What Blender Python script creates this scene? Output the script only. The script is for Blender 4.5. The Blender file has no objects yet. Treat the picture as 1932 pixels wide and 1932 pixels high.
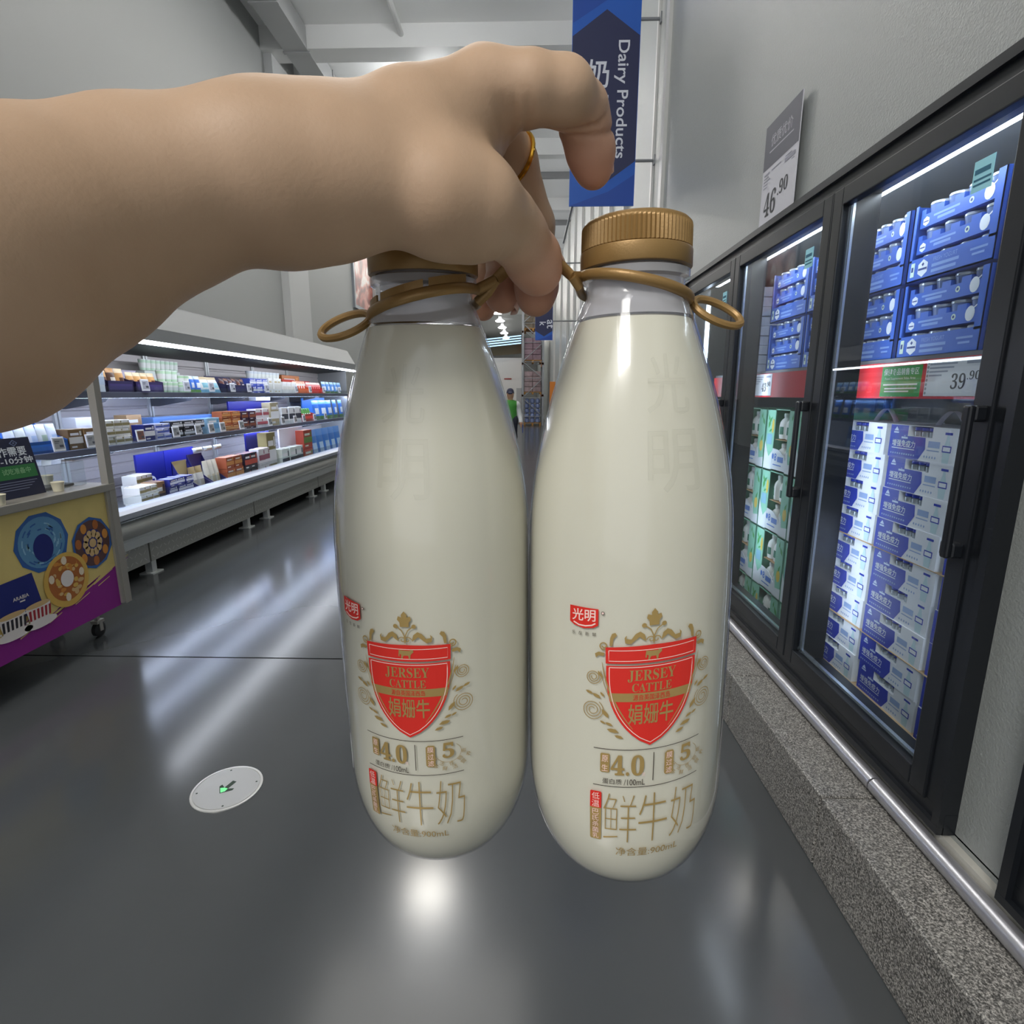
import bpy, bmesh, math, random
import numpy as np
from mathutils import Vector, Matrix
random.seed(7); RNG = np.random.default_rng(3)
SC = bpy.context.scene; COL = SC.collection
PI = math.pi

# ------------------------------------------------------------------ camera
EYE = 1.5
F = 1040.0
TH = math.atan(221 / F); PS = math.atan(26 / math.hypot(F, 221))
FW = np.array([-math.sin(PS) * math.cos(TH), math.cos(PS) * math.cos(TH), -math.sin(TH)])
RT = np.array([math.cos(PS), math.sin(PS), 0.0]); UP = np.cross(RT, FW)
cam_d = bpy.data.cameras.new('camera'); cam_d.sensor_width = 36; cam_d.sensor_fit = 'HORIZONTAL'
cam_d.lens = 36 * F / 1932; cam_d.clip_start = .01; cam_d.clip_end = 200
cam = bpy.data.objects.new('camera', cam_d); COL.objects.link(cam)
cam.matrix_world = Matrix(((RT[0], UP[0], -FW[0], 0), (RT[1], UP[1], -FW[1], 0), (RT[2], UP[2], -FW[2], EYE), (0, 0, 0, 1)))
SC.camera = cam

def ray(x, y): return FW + RT * (x - 966) / F - UP * (y - 966) / F
def onX(x, y, X): r = ray(x, y); return r * (X / r[0]) + np.array([0, 0, EYE])
def onY(x, y, Y): r = ray(x, y); return r * (Y / r[1]) + np.array([0, 0, EYE])
def onZ(x, y, Z): r = ray(x, y); return r * ((Z - EYE) / r[2]) + np.array([0, 0, EYE])

# ------------------------------------------------------------------ world, lights, exposure
w = bpy.data.worlds.new('store_ambient'); SC.world = w; w.use_nodes = True
bg = w.node_tree.nodes['Background']; bg.inputs[0].default_value = (.93, .96, 1, 1); bg.inputs[1].default_value = .70
def area(name, loc, size, power, col=(1, .97, .92), rot=(0, 0, 0)):
    d = bpy.data.lights.new(name, 'AREA'); d.shape = 'RECTANGLE'; d.size, d.size_y = size; d.energy = power; d.color = col
    o = bpy.data.objects.new(name, d); COL.objects.link(o); o.location = loc; o.rotation_euler = rot
    return o
area('ceiling_fill', (-1.5, 5.0, 7.2), (3, 4), 70)  # added soft fill from above, no fixture modelled
area('ceiling_fill', (-3.0, -5.0, 7.2), (2.4, 3), 560)  # added front fill from behind the camera, no fixture modelled
vs = SC.view_settings; vs.view_transform = 'Standard'; vs.look = 'None'; vs.gamma = 1; vs.use_curve_mapping = False; vs.exposure = 0.33
SC.display_settings.display_device = 'sRGB'

# ------------------------------------------------------------------ materials
def lin(c): return tuple(((v / 255) / 12.92 if v / 255 <= .04045 else (((v / 255) + .055) / 1.055) ** 2.4) for v in c)
MATS = {}
def mat(name, rgb=None, rough=.5, metal=0., emit=0., coat=0., bump=0., bscale=80., trans=0., sss=0., spec=.5, var=0., vscale=8., stretch=None):
    if name in MATS: return MATS[name]
    m = bpy.data.materials.new(name); m.use_nodes = True; MATS[name] = m
    nt = m.node_tree; p = nt.nodes['Principled BSDF']
    c = lin(rgb); p.inputs['Base Color'].default_value = (*c, 1)
    p.inputs['Roughness'].default_value = rough; p.inputs['Metallic'].default_value = metal
    p.inputs['Specular IOR Level'].default_value = spec
    p.inputs['Coat Weight'].default_value = coat; p.inputs['Coat Roughness'].default_value = .06
    if sss: p.inputs['Subsurface Weight'].default_value = sss; p.inputs['Subsurface Radius'].default_value = (1, .6, .4); p.inputs['Subsurface Scale'].default_value = .004
    if emit: p.inputs['Emission Color'].default_value = (*c, 1); p.inputs['Emission Strength'].default_value = emit
    if trans: p.inputs['Transmission Weight'].default_value = trans
    tc = nt.nodes.new('ShaderNodeTexCoord')
    src = tc.outputs['Object']
    if stretch:
        mp = nt.nodes.new('ShaderNodeMapping'); mp.inputs['Scale'].default_value = stretch
        nt.links.new(src, mp.inputs[0]); src = mp.outputs[0]
    if bump:
        n = nt.nodes.new('ShaderNodeTexNoise'); n.inputs['Scale'].default_value = bscale; n.inputs['Detail'].default_value = 4
        b = nt.nodes.new('ShaderNodeBump'); b.inputs['Strength'].default_value = bump; b.inputs['Distance'].default_value = .01
        nt.links.new(src, n.inputs[0]); nt.links.new(n.outputs[0], b.inputs['Height']); nt.links.new(b.outputs[0], p.inputs['Normal'])
    if var:
        n = nt.nodes.new('ShaderNodeTexNoise'); n.inputs['Scale'].default_value = vscale; n.inputs['Detail'].default_value = 5
        r = nt.nodes.new('ShaderNodeValToRGB')
        r.color_ramp.elements[0].position = .3; r.color_ramp.elements[1].position = .7
        r.color_ramp.elements[0].color = (*[max(0, v * (1 - var)) for v in c], 1); r.color_ramp.elements[1].color = (*[min(1, v * (1 + var)) for v in c], 1)
        nt.links.new(src, n.inputs[0]); nt.links.new(n.outputs[0], r.inputs[0]); nt.links.new(r.outputs[0], p.inputs['Base Color'])
    return m

def glass_mat(name, tint=(1, 1, 1), rough=.02, body=0., bodycol=(1, 1, 1), ior=1.45, edge=1.):
    """clear sheet: mostly see-through, Fresnel gloss on top"""
    m = bpy.data.materials.new(name); m.use_nodes = True; MATS[name] = m
    nt = m.node_tree; nt.nodes.clear(); N = nt.nodes.new; L = nt.links.new
    out = N('ShaderNodeOutputMaterial'); t = N('ShaderNodeBsdfTransparent'); t.inputs[0].default_value = (*tint, 1)
    g = N('ShaderNodeBsdfGlossy'); g.inputs['Roughness'].default_value = rough
    lw = N('ShaderNodeLayerWeight'); lw.inputs[0].default_value = .5; f0 = ((ior - 1) / (ior + 1)) ** 2
    pw = N('ShaderNodeMath'); pw.operation = 'POWER'; pw.inputs[1].default_value = 5; L(lw.outputs['Facing'], pw.inputs[0])
    fr = N('ShaderNodeMath'); fr.operation = 'MULTIPLY_ADD'; fr.inputs[1].default_value = (1 - f0) * edge; fr.inputs[2].default_value = f0; L(pw.outputs[0], fr.inputs[0])
    mx = N('ShaderNodeMixShader'); src = t
    if body:
        d = N('ShaderNodeBsdfDiffuse'); d.inputs[0].default_value = (*bodycol, 1)
        m1 = N('ShaderNodeMixShader'); m1.inputs[0].default_value = body
        L(t.outputs[0], m1.inputs[1]); L(d.outputs[0], m1.inputs[2]); src = m1
    L(fr.outputs[0], mx.inputs[0]); L(src.outputs[0], mx.inputs[1]); L(g.outputs[0], mx.inputs[2]); L(mx.outputs[0], out.inputs[0])
    return m

# ------------------------------------------------------------------ mesh helpers
TXT = {}
def text_geo(s, off=0.0):
    k = (s, off)
    if k in TXT: return TXT[k]
    c = bpy.data.curves.new('t', 'FONT'); c.body = s; c.size = 1; c.resolution_u = 3; c.offset = off
    o = bpy.data.objects.new('t', c); COL.objects.link(o)
    dg = bpy.context.evaluated_depsgraph_get(); e = o.evaluated_get(dg); me = e.to_mesh()
    V = np.array([v.co[:2] for v in me.vertices]) if len(me.vertices) else np.zeros((0, 2)); Fc = [tuple(p.vertices) for p in me.polygons]
    e.to_mesh_clear(); bpy.data.objects.remove(o); bpy.data.curves.remove(c)
    TXT[k] = (V, Fc); return TXT[k]

class MB:
    def __init__(s): s.v = []; s.f = []; s.m = []
    def add(s, V, Fc, mi=0):
        b = len(s.v); s.v.extend([tuple(map(float, q)) for q in V]); s.f.extend([tuple(b + i for i in q) for q in Fc]); s.m.extend([mi] * len(Fc)); return s
    def box(s, lo, hi, mi=0, M=None):
        x0, y0, z0 = lo; x1, y1, z1 = hi
        V = [(x0, y0, z0), (x1, y0, z0), (x1, y1, z0), (x0, y1, z0), (x0, y0, z1), (x1, y0, z1), (x1, y1, z1), (x0, y1, z1)]
        if M is not None: V = [M @ Vector(q) for q in V]
        return s.add(V, [(0, 3, 2, 1), (4, 5, 6, 7), (0, 1, 5, 4), (1, 2, 6, 5), (2, 3, 7, 6), (3, 0, 4, 7)], mi)
    def lathe(s, prof, n=32, c=(0, 0, 0), mi=0, rib=None, axis='z', close=True):
        V = []; Fc = []
        for k, (z, r) in enumerate(prof):
            for i in range(n):
                a = 2 * PI * i / n; rr = r
                if rib and rib[0] <= z <= rib[1]: rr = r + (rib[2] if i % 2 else 0)
                p = (rr * math.cos(a), rr * math.sin(a), z)
                if axis == 'x': p = (z, p[0], p[1])
                if axis == 'y': p = (p[0], z, p[1])
                V.append((p[0] + c[0], p[1] + c[1], p[2] + c[2]))
        for k in range(len(prof) - 1):
            for i in range(n): Fc.append((k * n + i, k * n + (i + 1) % n, (k + 1) * n + (i + 1) % n, (k + 1) * n + i))
        if close:
            Fc.append(tuple(reversed(range(n)))); Fc.append(tuple((len(prof) - 1) * n + i for i in range(n)))
        return s.add(V, Fc, mi)
    def tube(s, P, r, n=10, mi=0, closed=False, flat=1.0, updir=None):
        P = [Vector(p) for p in P]; N = len(P); V = []; Fc = []
        rs = r if hasattr(r, '__len__') else [r] * N
        up = Vector(updir) if updir else Vector((0, 0, 1))
        pu = None
        for i, p in enumerate(P):
            t = (P[(i + 1) % N] - P[i - 1]) if (closed or 0 < i < N - 1) else (P[1] - P[0] if i == 0 else P[-1] - P[-2])
            t.normalize()
            if pu is None or updir:
                u = up - t * up.dot(t)
                if u.length < 1e-3: u = Vector((1, 0, 0)) - t * t.x
            else:
                u = pu - t * pu.dot(t)
            u.normalize(); pu = u; b = t.cross(u)
            for k in range(n):
                a = 2 * PI * k / n; V.append(p + u * (rs[i] * math.cos(a)) + b * (rs[i] * flat * math.sin(a)))
        for i in range(N if closed else N - 1):
            j = (i + 1) % N
            for k in range(n): Fc.append((i * n + k, i * n + (k + 1) % n, j * n + (k + 1) % n, j * n + k))
        if not closed: Fc.append(tuple(reversed(range(n)))); Fc.append(tuple((N - 1) * n + k for k in range(n)))
        return s.add(V, Fc, mi)
    def poly(s, pts, O, ux, uy, mi=0, off=0.0, thick=0.0):
        O = Vector(O); ux = Vector(ux); uy = Vector(uy); nz = ux.cross(uy)
        A = [O + ux * x + uy * y + nz * off for x, y in pts]; n = len(pts)
        area2 = sum(pts[i][0] * pts[(i + 1) % n][1] - pts[(i + 1) % n][0] * pts[i][1] for i in range(n))
        f = tuple(range(n)) if area2 > 0 else tuple(reversed(range(n)))
        if not thick: return s.add(A, [f], mi)
        B = [a - nz * thick for a in A]
        Fc = [f, tuple(n + i for i in reversed(f))] + [(f[i], n + f[i], n + f[(i + 1) % n], f[(i + 1) % n]) for i in range(n)]
        return s.add(A + B, Fc, mi)
    def rect(s, x0, y0, x1, y1, O, ux, uy, mi=0, off=0.0, thick=0.0): return s.poly([(x0, y0), (x1, y0), (x1, y1), (x0, y1)], O, ux, uy, mi, off, thick)
    def disc(s, cx, cy, rx, ry, O, ux, uy, mi=0, off=0.0, n=24, thick=0., a0=0.):
        return s.poly([(cx + rx * math.cos(a0 + 2 * PI * i / n), cy + ry * math.sin(a0 + 2 * PI * i / n)) for i in range(n)], O, ux, uy, mi, off, thick)
    def text(s, t, x0, y0, width, height, O, ux, uy, mi=0, off=0.0, o=0.0):
        """text fitted into the rectangle x0,y0 (lower left), width, height"""
        V, Fc = text_geo(t, o)
        if not len(V): return s
        lo = V.min(0); hi = V.max(0); W = hi - lo
        sx = width / W[0]; sy = height / W[1] if height else sx
        O = Vector(O); ux = Vector(ux); uy = Vector(uy); nz = ux.cross(uy)
        return s.add([O + ux * (x0 + (v[0] - lo[0]) * sx) + uy * (y0 + (v[1] - lo[1]) * sy) + nz * off for v in V], Fc, mi)
    def stroke(s, P, wd, O, ux, uy, mi=0, off=0.0):
        N = len(P); ws = wd if hasattr(wd, '__len__') else [wd] * N; L = []; R = []
        for i in range(N):
            a = P[max(0, i - 1)]; b = P[min(N - 1, i + 1)]; dx, dy = b[0] - a[0], b[1] - a[1]; l = math.hypot(dx, dy) or 1
            nx, ny = -dy / l * ws[i] / 2, dx / l * ws[i] / 2
            L.append((P[i][0] + nx, P[i][1] + ny)); R.append((P[i][0] - nx, P[i][1] - ny))
        O = Vector(O); ux = Vector(ux); uy = Vector(uy); nz = ux.cross(uy)
        V = [O + ux * x + uy * y + nz * off for x, y in L + R]
        return s.add(V, [(i, N + i, N + i + 1, i + 1) for i in range(N - 1)], mi)
    def mesh(s, name, mats, smooth=False):
        me = bpy.data.meshes.new(name); me.from_pydata(s.v, [], s.f); me.update()
        for m in (mats if isinstance(mats, (list, tuple)) else [mats]): me.materials.append(m)
        if any(s.m): me.polygons.foreach_set('material_index', s.m)
        if smooth:
            me.polygons.foreach_set('use_smooth', [True] * len(me.polygons))
            try: me.set_sharp_from_angle(angle=math.radians(40))
            except Exception: pass
        return me
    def build(s, name, mats, parent=None, smooth=False, bevel=0., label=None, loc=None):
        o = bpy.data.objects.new(name, s.mesh(name, mats, smooth)); COL.objects.link(o)
        if parent: o.parent = parent
        if loc: o.location = loc
        if bevel:
            b = o.modifiers.new('b', 'BEVEL'); b.width = bevel; b.segments = 2; b.limit_method = 'ANGLE'; b.angle_limit = 1.0
        if label: o['label'] = label
        return o

def tag(o, label, cat, group=None, kind='thing'):
    o['label'] = label; o['category'] = cat
    if group: o['group'] = group
    if kind: o['kind'] = kind
    return o
def thing(name, label, cat, loc=(0, 0, 0), rot=(0, 0, 0), group=None):
    o = bpy.data.objects.new(name, None); COL.objects.link(o); o.location = loc; o.rotation_euler = rot; o.empty_display_size = .05
    return tag(o, label, cat, group)
def struct(o): o['kind'] = 'structure'; return o
def copy_tree(o, parent=None):
    c = o.copy(); COL.objects.link(c)
    if parent: c.parent = parent
    for ch in list(o.children): copy_tree(ch, c)
    return c
X_, Y_, Z_ = (1, 0, 0), (0, 1, 0), (0, 0, 1)
NY = (0, -1, 0)

# ------------------------------------------------------------------ smooth body modelling: blended tapered capsules -> one skin
def cone_d(P, a, b, r1, r2):
    a = np.asarray(a, np.float32); b = np.asarray(b, np.float32); ba = b - a; L2 = float(ba @ ba) + 1e-12
    t = np.clip(((P - a) @ ba) / L2, 0, 1)
    return np.linalg.norm(P - a - t[..., None] * ba, axis=-1) - (r1 + (r2 - r1) * t)
def smin(a, b, k):
    h = np.maximum(k - np.abs(a - b), 0) / k
    return np.minimum(a, b) - h * h * k * .25
def chain_d(P, pts, k):
    d = None
    for (a, r1), (b, r2) in zip(pts[:-1], pts[1:]):
        e = cone_d(P, a, b, r1, r2); d = e if d is None else smin(d, e, k)
    return d
def nets(fn, lo, hi, h):
    lo = np.array(lo, np.float32); n = np.ceil((np.array(hi) - lo) / h).astype(int) + 1
    G = np.empty(n, np.float32); ys = lo[1] + h * np.arange(n[1]); zs = lo[2] + h * np.arange(n[2])
    B = 10; R = h * B * .87 + .004
    for i in range(0, n[0], B):
        cx_ = lo[0] + h * (i + B / 2)
        jj = np.arange(0, n[1], B); kk = np.arange(0, n[2], B)
        C = np.empty((1, len(jj), len(kk), 3), np.float32); C[..., 0] = cx_; C[..., 1] = (lo[1] + h * (jj + B / 2))[None, :, None]; C[..., 2] = (lo[2] + h * (kk + B / 2))[None, None, :]
        D = fn(C)[0]
        for a, j in enumerate(jj):
            for b, k in enumerate(kk):
                sl = (slice(i, i + B), slice(j, j + B), slice(k, k + B))
                if abs(D[a, b]) > R: G[sl] = D[a, b]; continue
                xs = lo[0] + h * np.arange(i, min(i + B, n[0])); yj = ys[j:j + B]; zk = zs[k:k + B]
                P = np.empty((len(xs), len(yj), len(zk), 3), np.float32); P[..., 0] = xs[:, None, None]; P[..., 1] = yj[None, :, None]; P[..., 2] = zk[None, None, :]
                G[sl] = fn(P)
    S = G < 0; c = [S[i:n[0] - 1 + i, j:n[1] - 1 + j, k:n[2] - 1 + k] for i in (0, 1) for j in (0, 1) for k in (0, 1)]
    tot = sum(q.astype(np.int8) for q in c); act = (tot > 0) & (tot < 8); I = np.argwhere(act)
    idx = -np.ones(act.shape, np.int64); idx[act] = np.arange(len(I))
    acc = np.zeros((len(I), 3)); cnt = np.zeros(len(I))
    cor = [np.array(q) for q in [(i, j, k) for i in (0, 1) for j in (0, 1) for k in (0, 1)]]
    for a in cor:
        for ax in range(3):
            if a[ax]: continue
            b = a.copy(); b[ax] = 1
            ga = G[tuple((I + a).T)]; gb = G[tuple((I + b).T)]; m = (ga < 0) != (gb < 0)
            t = ga[m] / (ga[m] - gb[m]); q = np.tile(a.astype(float), (m.sum(), 1)); q[:, ax] = t
            acc[m] += q; cnt[m] += 1
    V = lo + h * (I + acc / cnt[:, None]); Fc = []
    for ax in range(3):
        u, v = (ax + 1) % 3, (ax + 2) % 3
        s0 = [slice(None)] * 3; s1 = [slice(None)] * 3; s0[ax] = slice(0, -1); s1[ax] = slice(1, None)
        A = S[tuple(s0)]; B = S[tuple(s1)]; E = np.argwhere(A != B)
        E = E[(E[:, u] > 0) & (E[:, v] > 0) & (E[:, u] < n[u] - 1) & (E[:, v] < n[v] - 1)]
        ina = A[tuple(E.T)]
        def cell(du, dv):
            q = E.copy(); q[:, u] -= du; q[:, v] -= dv; return idx[tuple(q.T)]
        Q = np.stack([cell(1, 1), cell(0, 1), cell(0, 0), cell(1, 0)], 1); Q[~ina] = Q[~ina][:, ::-1]
        Fc.append(Q)
    return V, np.concatenate(Fc)
def skin_mesh(name, V, Fc, mats, attr=None):
    me = bpy.data.meshes.new(name); me.from_pydata(V.tolist(), [], Fc.tolist()); me.update()
    me.materials.append(mats); me.polygons.foreach_set('use_smooth', [True] * len(me.polygons))
    if attr is not None:
        at = me.color_attributes.new('flush', 'FLOAT_COLOR', 'POINT'); A = np.ones((len(V), 4)); A[:, :3] = attr[:, None]
        at.data.foreach_set('color', A.astype(np.float32).ravel())
    return me

# ------------------------------------------------------------------ the hand (left forearm coming in from the left, thumb side to the viewer)
def hp(x, y, Y): return onY(x, y, Y)
ARM = [((-.34, -.075, EYE - .045), .040), ((-.235, .03, EYE + .003), .0325), (tuple(hp(-130, 545, .119)), .0295), (tuple(hp(90, 455, .140)), .0263), (tuple(hp(270, 383, .154)), .0222), (tuple(hp(500, 327, .165)), .0200), (tuple(hp(600, 322, .169)), .0190)]
BACK = [[(tuple(hp(560, 300, .171)), .0145), (tuple(hp(760, 222, .181)), .0105), (tuple(hp(915, 166, .190)), .0088)],
        [(tuple(hp(570, 300, .180)), .0150), (tuple(hp(750, 235, .200)), .0105), (tuple(hp(905, 180, .212)), .0092)],
        [(tuple(hp(580, 315, .190)), .0145), (tuple(hp(745, 255, .215)), .0105), (tuple(hp(885, 210, .230)), .0090)],
        [(tuple(hp(590, 340, .195)), .0140), (tuple(hp(740, 300, .225)), .0105), (tuple(hp(860, 258, .245)), .0085)]]
THENAR = [(tuple(hp(575, 365, .167)), .0142), (tuple(hp(705, 350, .171)), .0145), (tuple(hp(820, 375, .174)), .0145), (tuple(hp(885, 394, .179)), .0128)]
HEEL = [(tuple(hp(545, 398, .168)), .0118), (tuple(hp(620, 402, .171)), .0100)]
WEB = [(tuple(hp(800, 275, .182)), .0110), (tuple(hp(905, 265, .197)), .0085)]
THUMB = [(tuple(hp(860, 388, .178)), .0130), (tuple(hp(900, 394, .181)), .0125), (tuple(hp(955, 420, .190)), .0098), (tuple(hp(976, 445, .195)), .0094), (tuple(hp(1005, 488, .206)), .0094), (tuple(hp(1014, 510, .211)), .0088)]
INDEX = [(tuple(hp(915, 168, .190)), .0090), (tuple(hp(1000, 168, .190)), .0093), (tuple(hp(1064, 174, .193)), .0090), (tuple(hp(1096, 208, .203)), .0084), (tuple(hp(1106, 246, .208)), .0079), (tuple(hp(1115, 290, .211)), .0078), (tuple(hp(1120, 321, .213)), .0062)]
MIDDLE = [(tuple(hp(905, 185, .212)), .0090), (tuple(hp(970, 305, .230)), .0084), (tuple(hp(1004, 425, .240)), .0086), (tuple(hp(1010, 490, .243)), .0080), (tuple(hp(1012, 540, .236)), .0084), (tuple(hp(1011, 560, .233)), .0076)]
RINGF = [(tuple(hp(885, 215, .230)), .0085), (tuple(hp(945, 330, .252)), .0082), (tuple(hp(960, 440, .262)), .0084), (tuple(hp(955, 500, .258)), .0082), (tuple(hp(952, 540, .250)), .0084), (tuple(hp(948, 556, .247)), .0076)]
PINKY = [(tuple(hp(860, 260, .245)), .0080), (tuple(hp(905, 370, .272)), .0074), (tuple(hp(918, 470, .280)), .0071), (tuple(hp(914, 540, .276)), .0068), (tuple(hp(912, 582, .272)), .0056)]
def groove(P, d, c, nrm, rad, wd, depth):
    c = np.asarray(c, np.float32); nrm = np.asarray(nrm, np.float32); nrm = nrm / np.linalg.norm(nrm)
    q = P - c; ax = np.abs(q @ nrm); r2 = (q * q).sum(-1) / rad ** 2
    return d + depth * np.exp(-(ax / wd) ** 2) * np.clip(1.3 * (1 - r2), 0, 1)
def hand_sd(P):
    d = chain_d(P, ARM, .005)
    for b in BACK: d = smin(d, chain_d(P, b, .004), .010)
    d = smin(d, chain_d(P, THENAR, .004), .014)
    d = smin(d, chain_d(P, HEEL, .004), .010)
    d = smin(d, chain_d(P, WEB, .006), .016)
    # tendon ridge and knuckle
    d = smin(d, cone_d(P, hp(905, 130, .196), hp(935, 128, .197), .0050, .0045), .008)
    out = d
    for ch, k in ((THUMB, .010), (INDEX, .007), (MIDDLE, .008), (RINGF, .008), (PINKY, .008)):
        e = chain_d(P, ch, .003)
        if ch is INDEX:
            e = groove(P, e, hp(1078, 205, .197), hp(1095, 245, .208) - hp(1070, 150, .192) + np.array([-.010, 0, .004]), .0135, .0007, .0017)
            e = groove(P, e, hp(1110, 244, .207), hp(1123, 324, .213) - hp(1100, 205, .203) + np.array([-.006, 0, 0]), .0135, .0007, .0013)
        if ch is THUMB:
            for px, py, dep in ((926, 470, .0010), (940, 478, .0006), (912, 470, .0007)):
                e = groove(P, e, hp(px, py, .184), np.array([.9, .35, -.25]), .012, .0008, dep)
        e2 = smin(d, e, k); out = np.minimum(out, e2)
    # loose skin folds of the web between thumb and index
    for px, py, t, dep in ((955, 255, .12, .0009), (970, 262, .0, .0009), (940, 250, .25, .0007), (992, 250, -.12, .0006)):
        out = groove(P, out, hp(px, py, .190), np.array([1, .25, .28 + t]), .013, .0011, dep)
    return out

skin = bpy.data.materials.new('skin'); skin.use_nodes = True
nt = skin.node_tree; p = nt.nodes['Principled BSDF']; N = nt.nodes.new; LK = nt.links.new
p.inputs['Roughness'].default_value = .5; p.inputs['Specular IOR Level'].default_value = .35
p.inputs['Subsurface Weight'].default_value = .07; p.inputs['Subsurface Radius'].default_value = (1, .45, .25); p.inputs['Subsurface Scale'].default_value = .004
at = N('ShaderNodeAttribute'); at.attribute_name = 'flush'
mx = N('ShaderNodeMix'); mx.data_type = 'RGBA'; mx.inputs[6].default_value = (*lin((193, 162, 135)), 1); mx.inputs[7].default_value = (*lin((206, 150, 126)), 1)
LK(at.outputs['Fac'], mx.inputs[0])
tc = N('ShaderNodeTexCoord'); nz = N('ShaderNodeTexNoise'); nz.inputs['Scale'].default_value = 38; nz.inputs['Detail'].default_value = 6
LK(tc.outputs['Object'], nz.inputs[0]); rp = N('ShaderNodeValToRGB'); rp.color_ramp.elements[0].color = (.93, .92, .90, 1); rp.color_ramp.elements[1].color = (1.03, 1.03, 1.03, 1)
rp.color_ramp.elements[0].position = .35; rp.color_ramp.elements[1].position = .65
LK(nz.outputs[0], rp.inputs[0]); m2 = N('ShaderNodeMix'); m2.data_type = 'RGBA'; m2.blend_type = 'MULTIPLY'; m2.inputs[0].default_value = 1
LK(mx.outputs[2], m2.inputs[6]); LK(rp.outputs[0], m2.inputs[7]); LK(m2.outputs[2], p.inputs['Base Color'])
n2 = N('ShaderNodeTexNoise'); n2.inputs['Scale'].default_value = 900; n2.inputs['Detail'].default_value = 3; b2 = N('ShaderNodeBump'); b2.inputs['Strength'].default_value = .12; b2.inputs['Distance'].default_value = .0006
LK(tc.outputs['Object'], n2.inputs[0]); LK(n2.outputs[0], b2.inputs['Height']); LK(b2.outputs[0], p.inputs['Normal'])

V, Fc = nets(hand_sd, (-.385, -.12, EYE - .095), (.05, .305, EYE + .15), .00105)
flush = np.zeros(len(V))
for ch, r in ((THUMB, .020), (INDEX, .018), (MIDDLE, .018), (RINGF, .018), (PINKY, .016)):
    dd = np.linalg.norm(V - np.array(ch[-1][0]), axis=1); flush = np.maximum(flush, np.clip(1.15 - dd / (r * 1.25), 0, 1))
    if ch is INDEX:
        for q in (3, 4): flush = np.maximum(flush, .55 * np.clip(1 - np.linalg.norm(V - np.array(ch[q][0]), axis=1) / .016, 0, 1))
hand = bpy.data.objects.new('hand', skin_mesh('hand', V, Fc, skin, flush)); COL.objects.link(hand)
tag(hand, 'bare left forearm and hand reaching in, holding up two milk bottles by a gold strap', 'hand')
nailm = mat('nail', (228, 190, 172), .25, coat=.3)
def nail(c, out, along, w_, l_):
    out = Vector(out).normalized(); along = Vector(along); along = (along - out * along.dot(out)).normalized(); side = out.cross(along)
    b = MB(); V = []; Fc = []
    for i in range(9):
        for j in range(9):
            u = (i / 8 - .5) * 2; v = (j / 8 - .5) * 2; rr = (1 - .25 * max(0, -v) ** 4)
            V.append(Vector(c) + side * (u * w_ * rr) + along * (v * l_) + out * (.0016 * (1 - u * u * 1.3)))
    for i in range(8):
        for j in range(8): Fc.append((i * 9 + j, (i + 1) * 9 + j, (i + 1) * 9 + j + 1, i * 9 + j + 1))
    b.add(V, Fc); o = b.build('nail', nailm, hand, smooth=True)
    s = o.modifiers.new('s', 'SOLIDIFY'); s.thickness = .0006
    return o
nail(hp(975, 566, .249), (.9, .1, -.35), (-.05, -.25, -1), .0042, .0052)
nail(np.array(INDEX[-2][0]) + np.array([.0042, .0050, .001]), (.75, .65, .1), (.1, .1, -1), .0052, .0062)
nail(np.array(THUMB[-2][0]) + np.array([.0052, .0030, .0045]), (.62, .42, .62), (.5, .4, -.75), .0050, .0060)
nail(np.array(MIDDLE[-2][0]) + np.array([.0022, .0060, -.001]), (.35, .9, -.1), (0, -.2, -1), .0048, .0056)
nail(np.array(PINKY[-2][0]) + np.array([.002, .006, -.001]), (.3, .9, -.1), (0, -.1, -1), .0038, .0046)

# ------------------------------------------------------------------ the two milk bottles
gold_p = mat('gold_plastic', (154, 122, 74), .40, metal=.32, spec=.5, bump=.05, bscale=1500)
gold_ink = mat('gold_ink', (186, 157, 98), .36, metal=.4)
red_ink = mat('red_ink', (214, 44, 34), .45)
white_ink = mat('white_ink', (246, 214, 205), .5)
black_ink = mat('black_ink', (60, 48, 40), .5)
milkm = mat('milk', (216, 214, 197), .22, sss=.25, coat=.25)
milkm.node_tree.nodes['Principled BSDF'].inputs['Subsurface Radius'].default_value = (1, .95, .8)
shell = glass_mat('clear_bottle_plastic', (.97, .97, .98), .07, ior=1.40)
neckm = glass_mat('frosted_neck_plastic', (.90, .90, .93), .06, body=.32, bodycol=(.80, .80, .83), ior=1.42)
embm = glass_mat('moulded_plastic', (.992, .992, .99), .10, ior=1.2)
R0 = .0413
_t = np.linspace(0, PI / 2, 12)
PZ = np.r_[.044 * (1 - np.cos(_t)), .103, .130, .148, .159, .171, .182, .192, .202, .212, .2217, .226, .230]
PR = np.r_[.0203 + .021 * np.sin(_t), .0413, .04105, .0406, .0399, .0385, .0364, .0340, .0314, .0282, .0249, .0233, .0218]
def rp(z): return np.interp(z, PZ, PR)
def wrap(mb, s0, dz=0., shear=0., step=.0022):
    bm = bmesh.new(); me = bpy.data.meshes.new('x'); me.from_pydata(mb.v, [], mb.f); me.polygons.foreach_set('material_index', mb.m); bm.from_mesh(me); bpy.data.meshes.remove(me)
    x = -.042
    while x < .034:
        bmesh.ops.bisect_plane(bm, geom=bm.verts[:] + bm.edges[:] + bm.faces[:], plane_co=(x, 0, 0), plane_no=(1, 0, 0)); x += step
    out = MB(); bm.verts.index_update()
    for v in bm.verts:
        q = v.co; a = (q.x + s0) / R0; z = q.z + dz + shear * q.x; r = rp(z) - q.y
        out.v.append((r * math.sin(a), -r * math.cos(a), z))
    for f in bm.faces: out.f.append(tuple(v.index for v in f.verts)); out.m.append(f.material_index)
    bm.free(); return out
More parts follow.
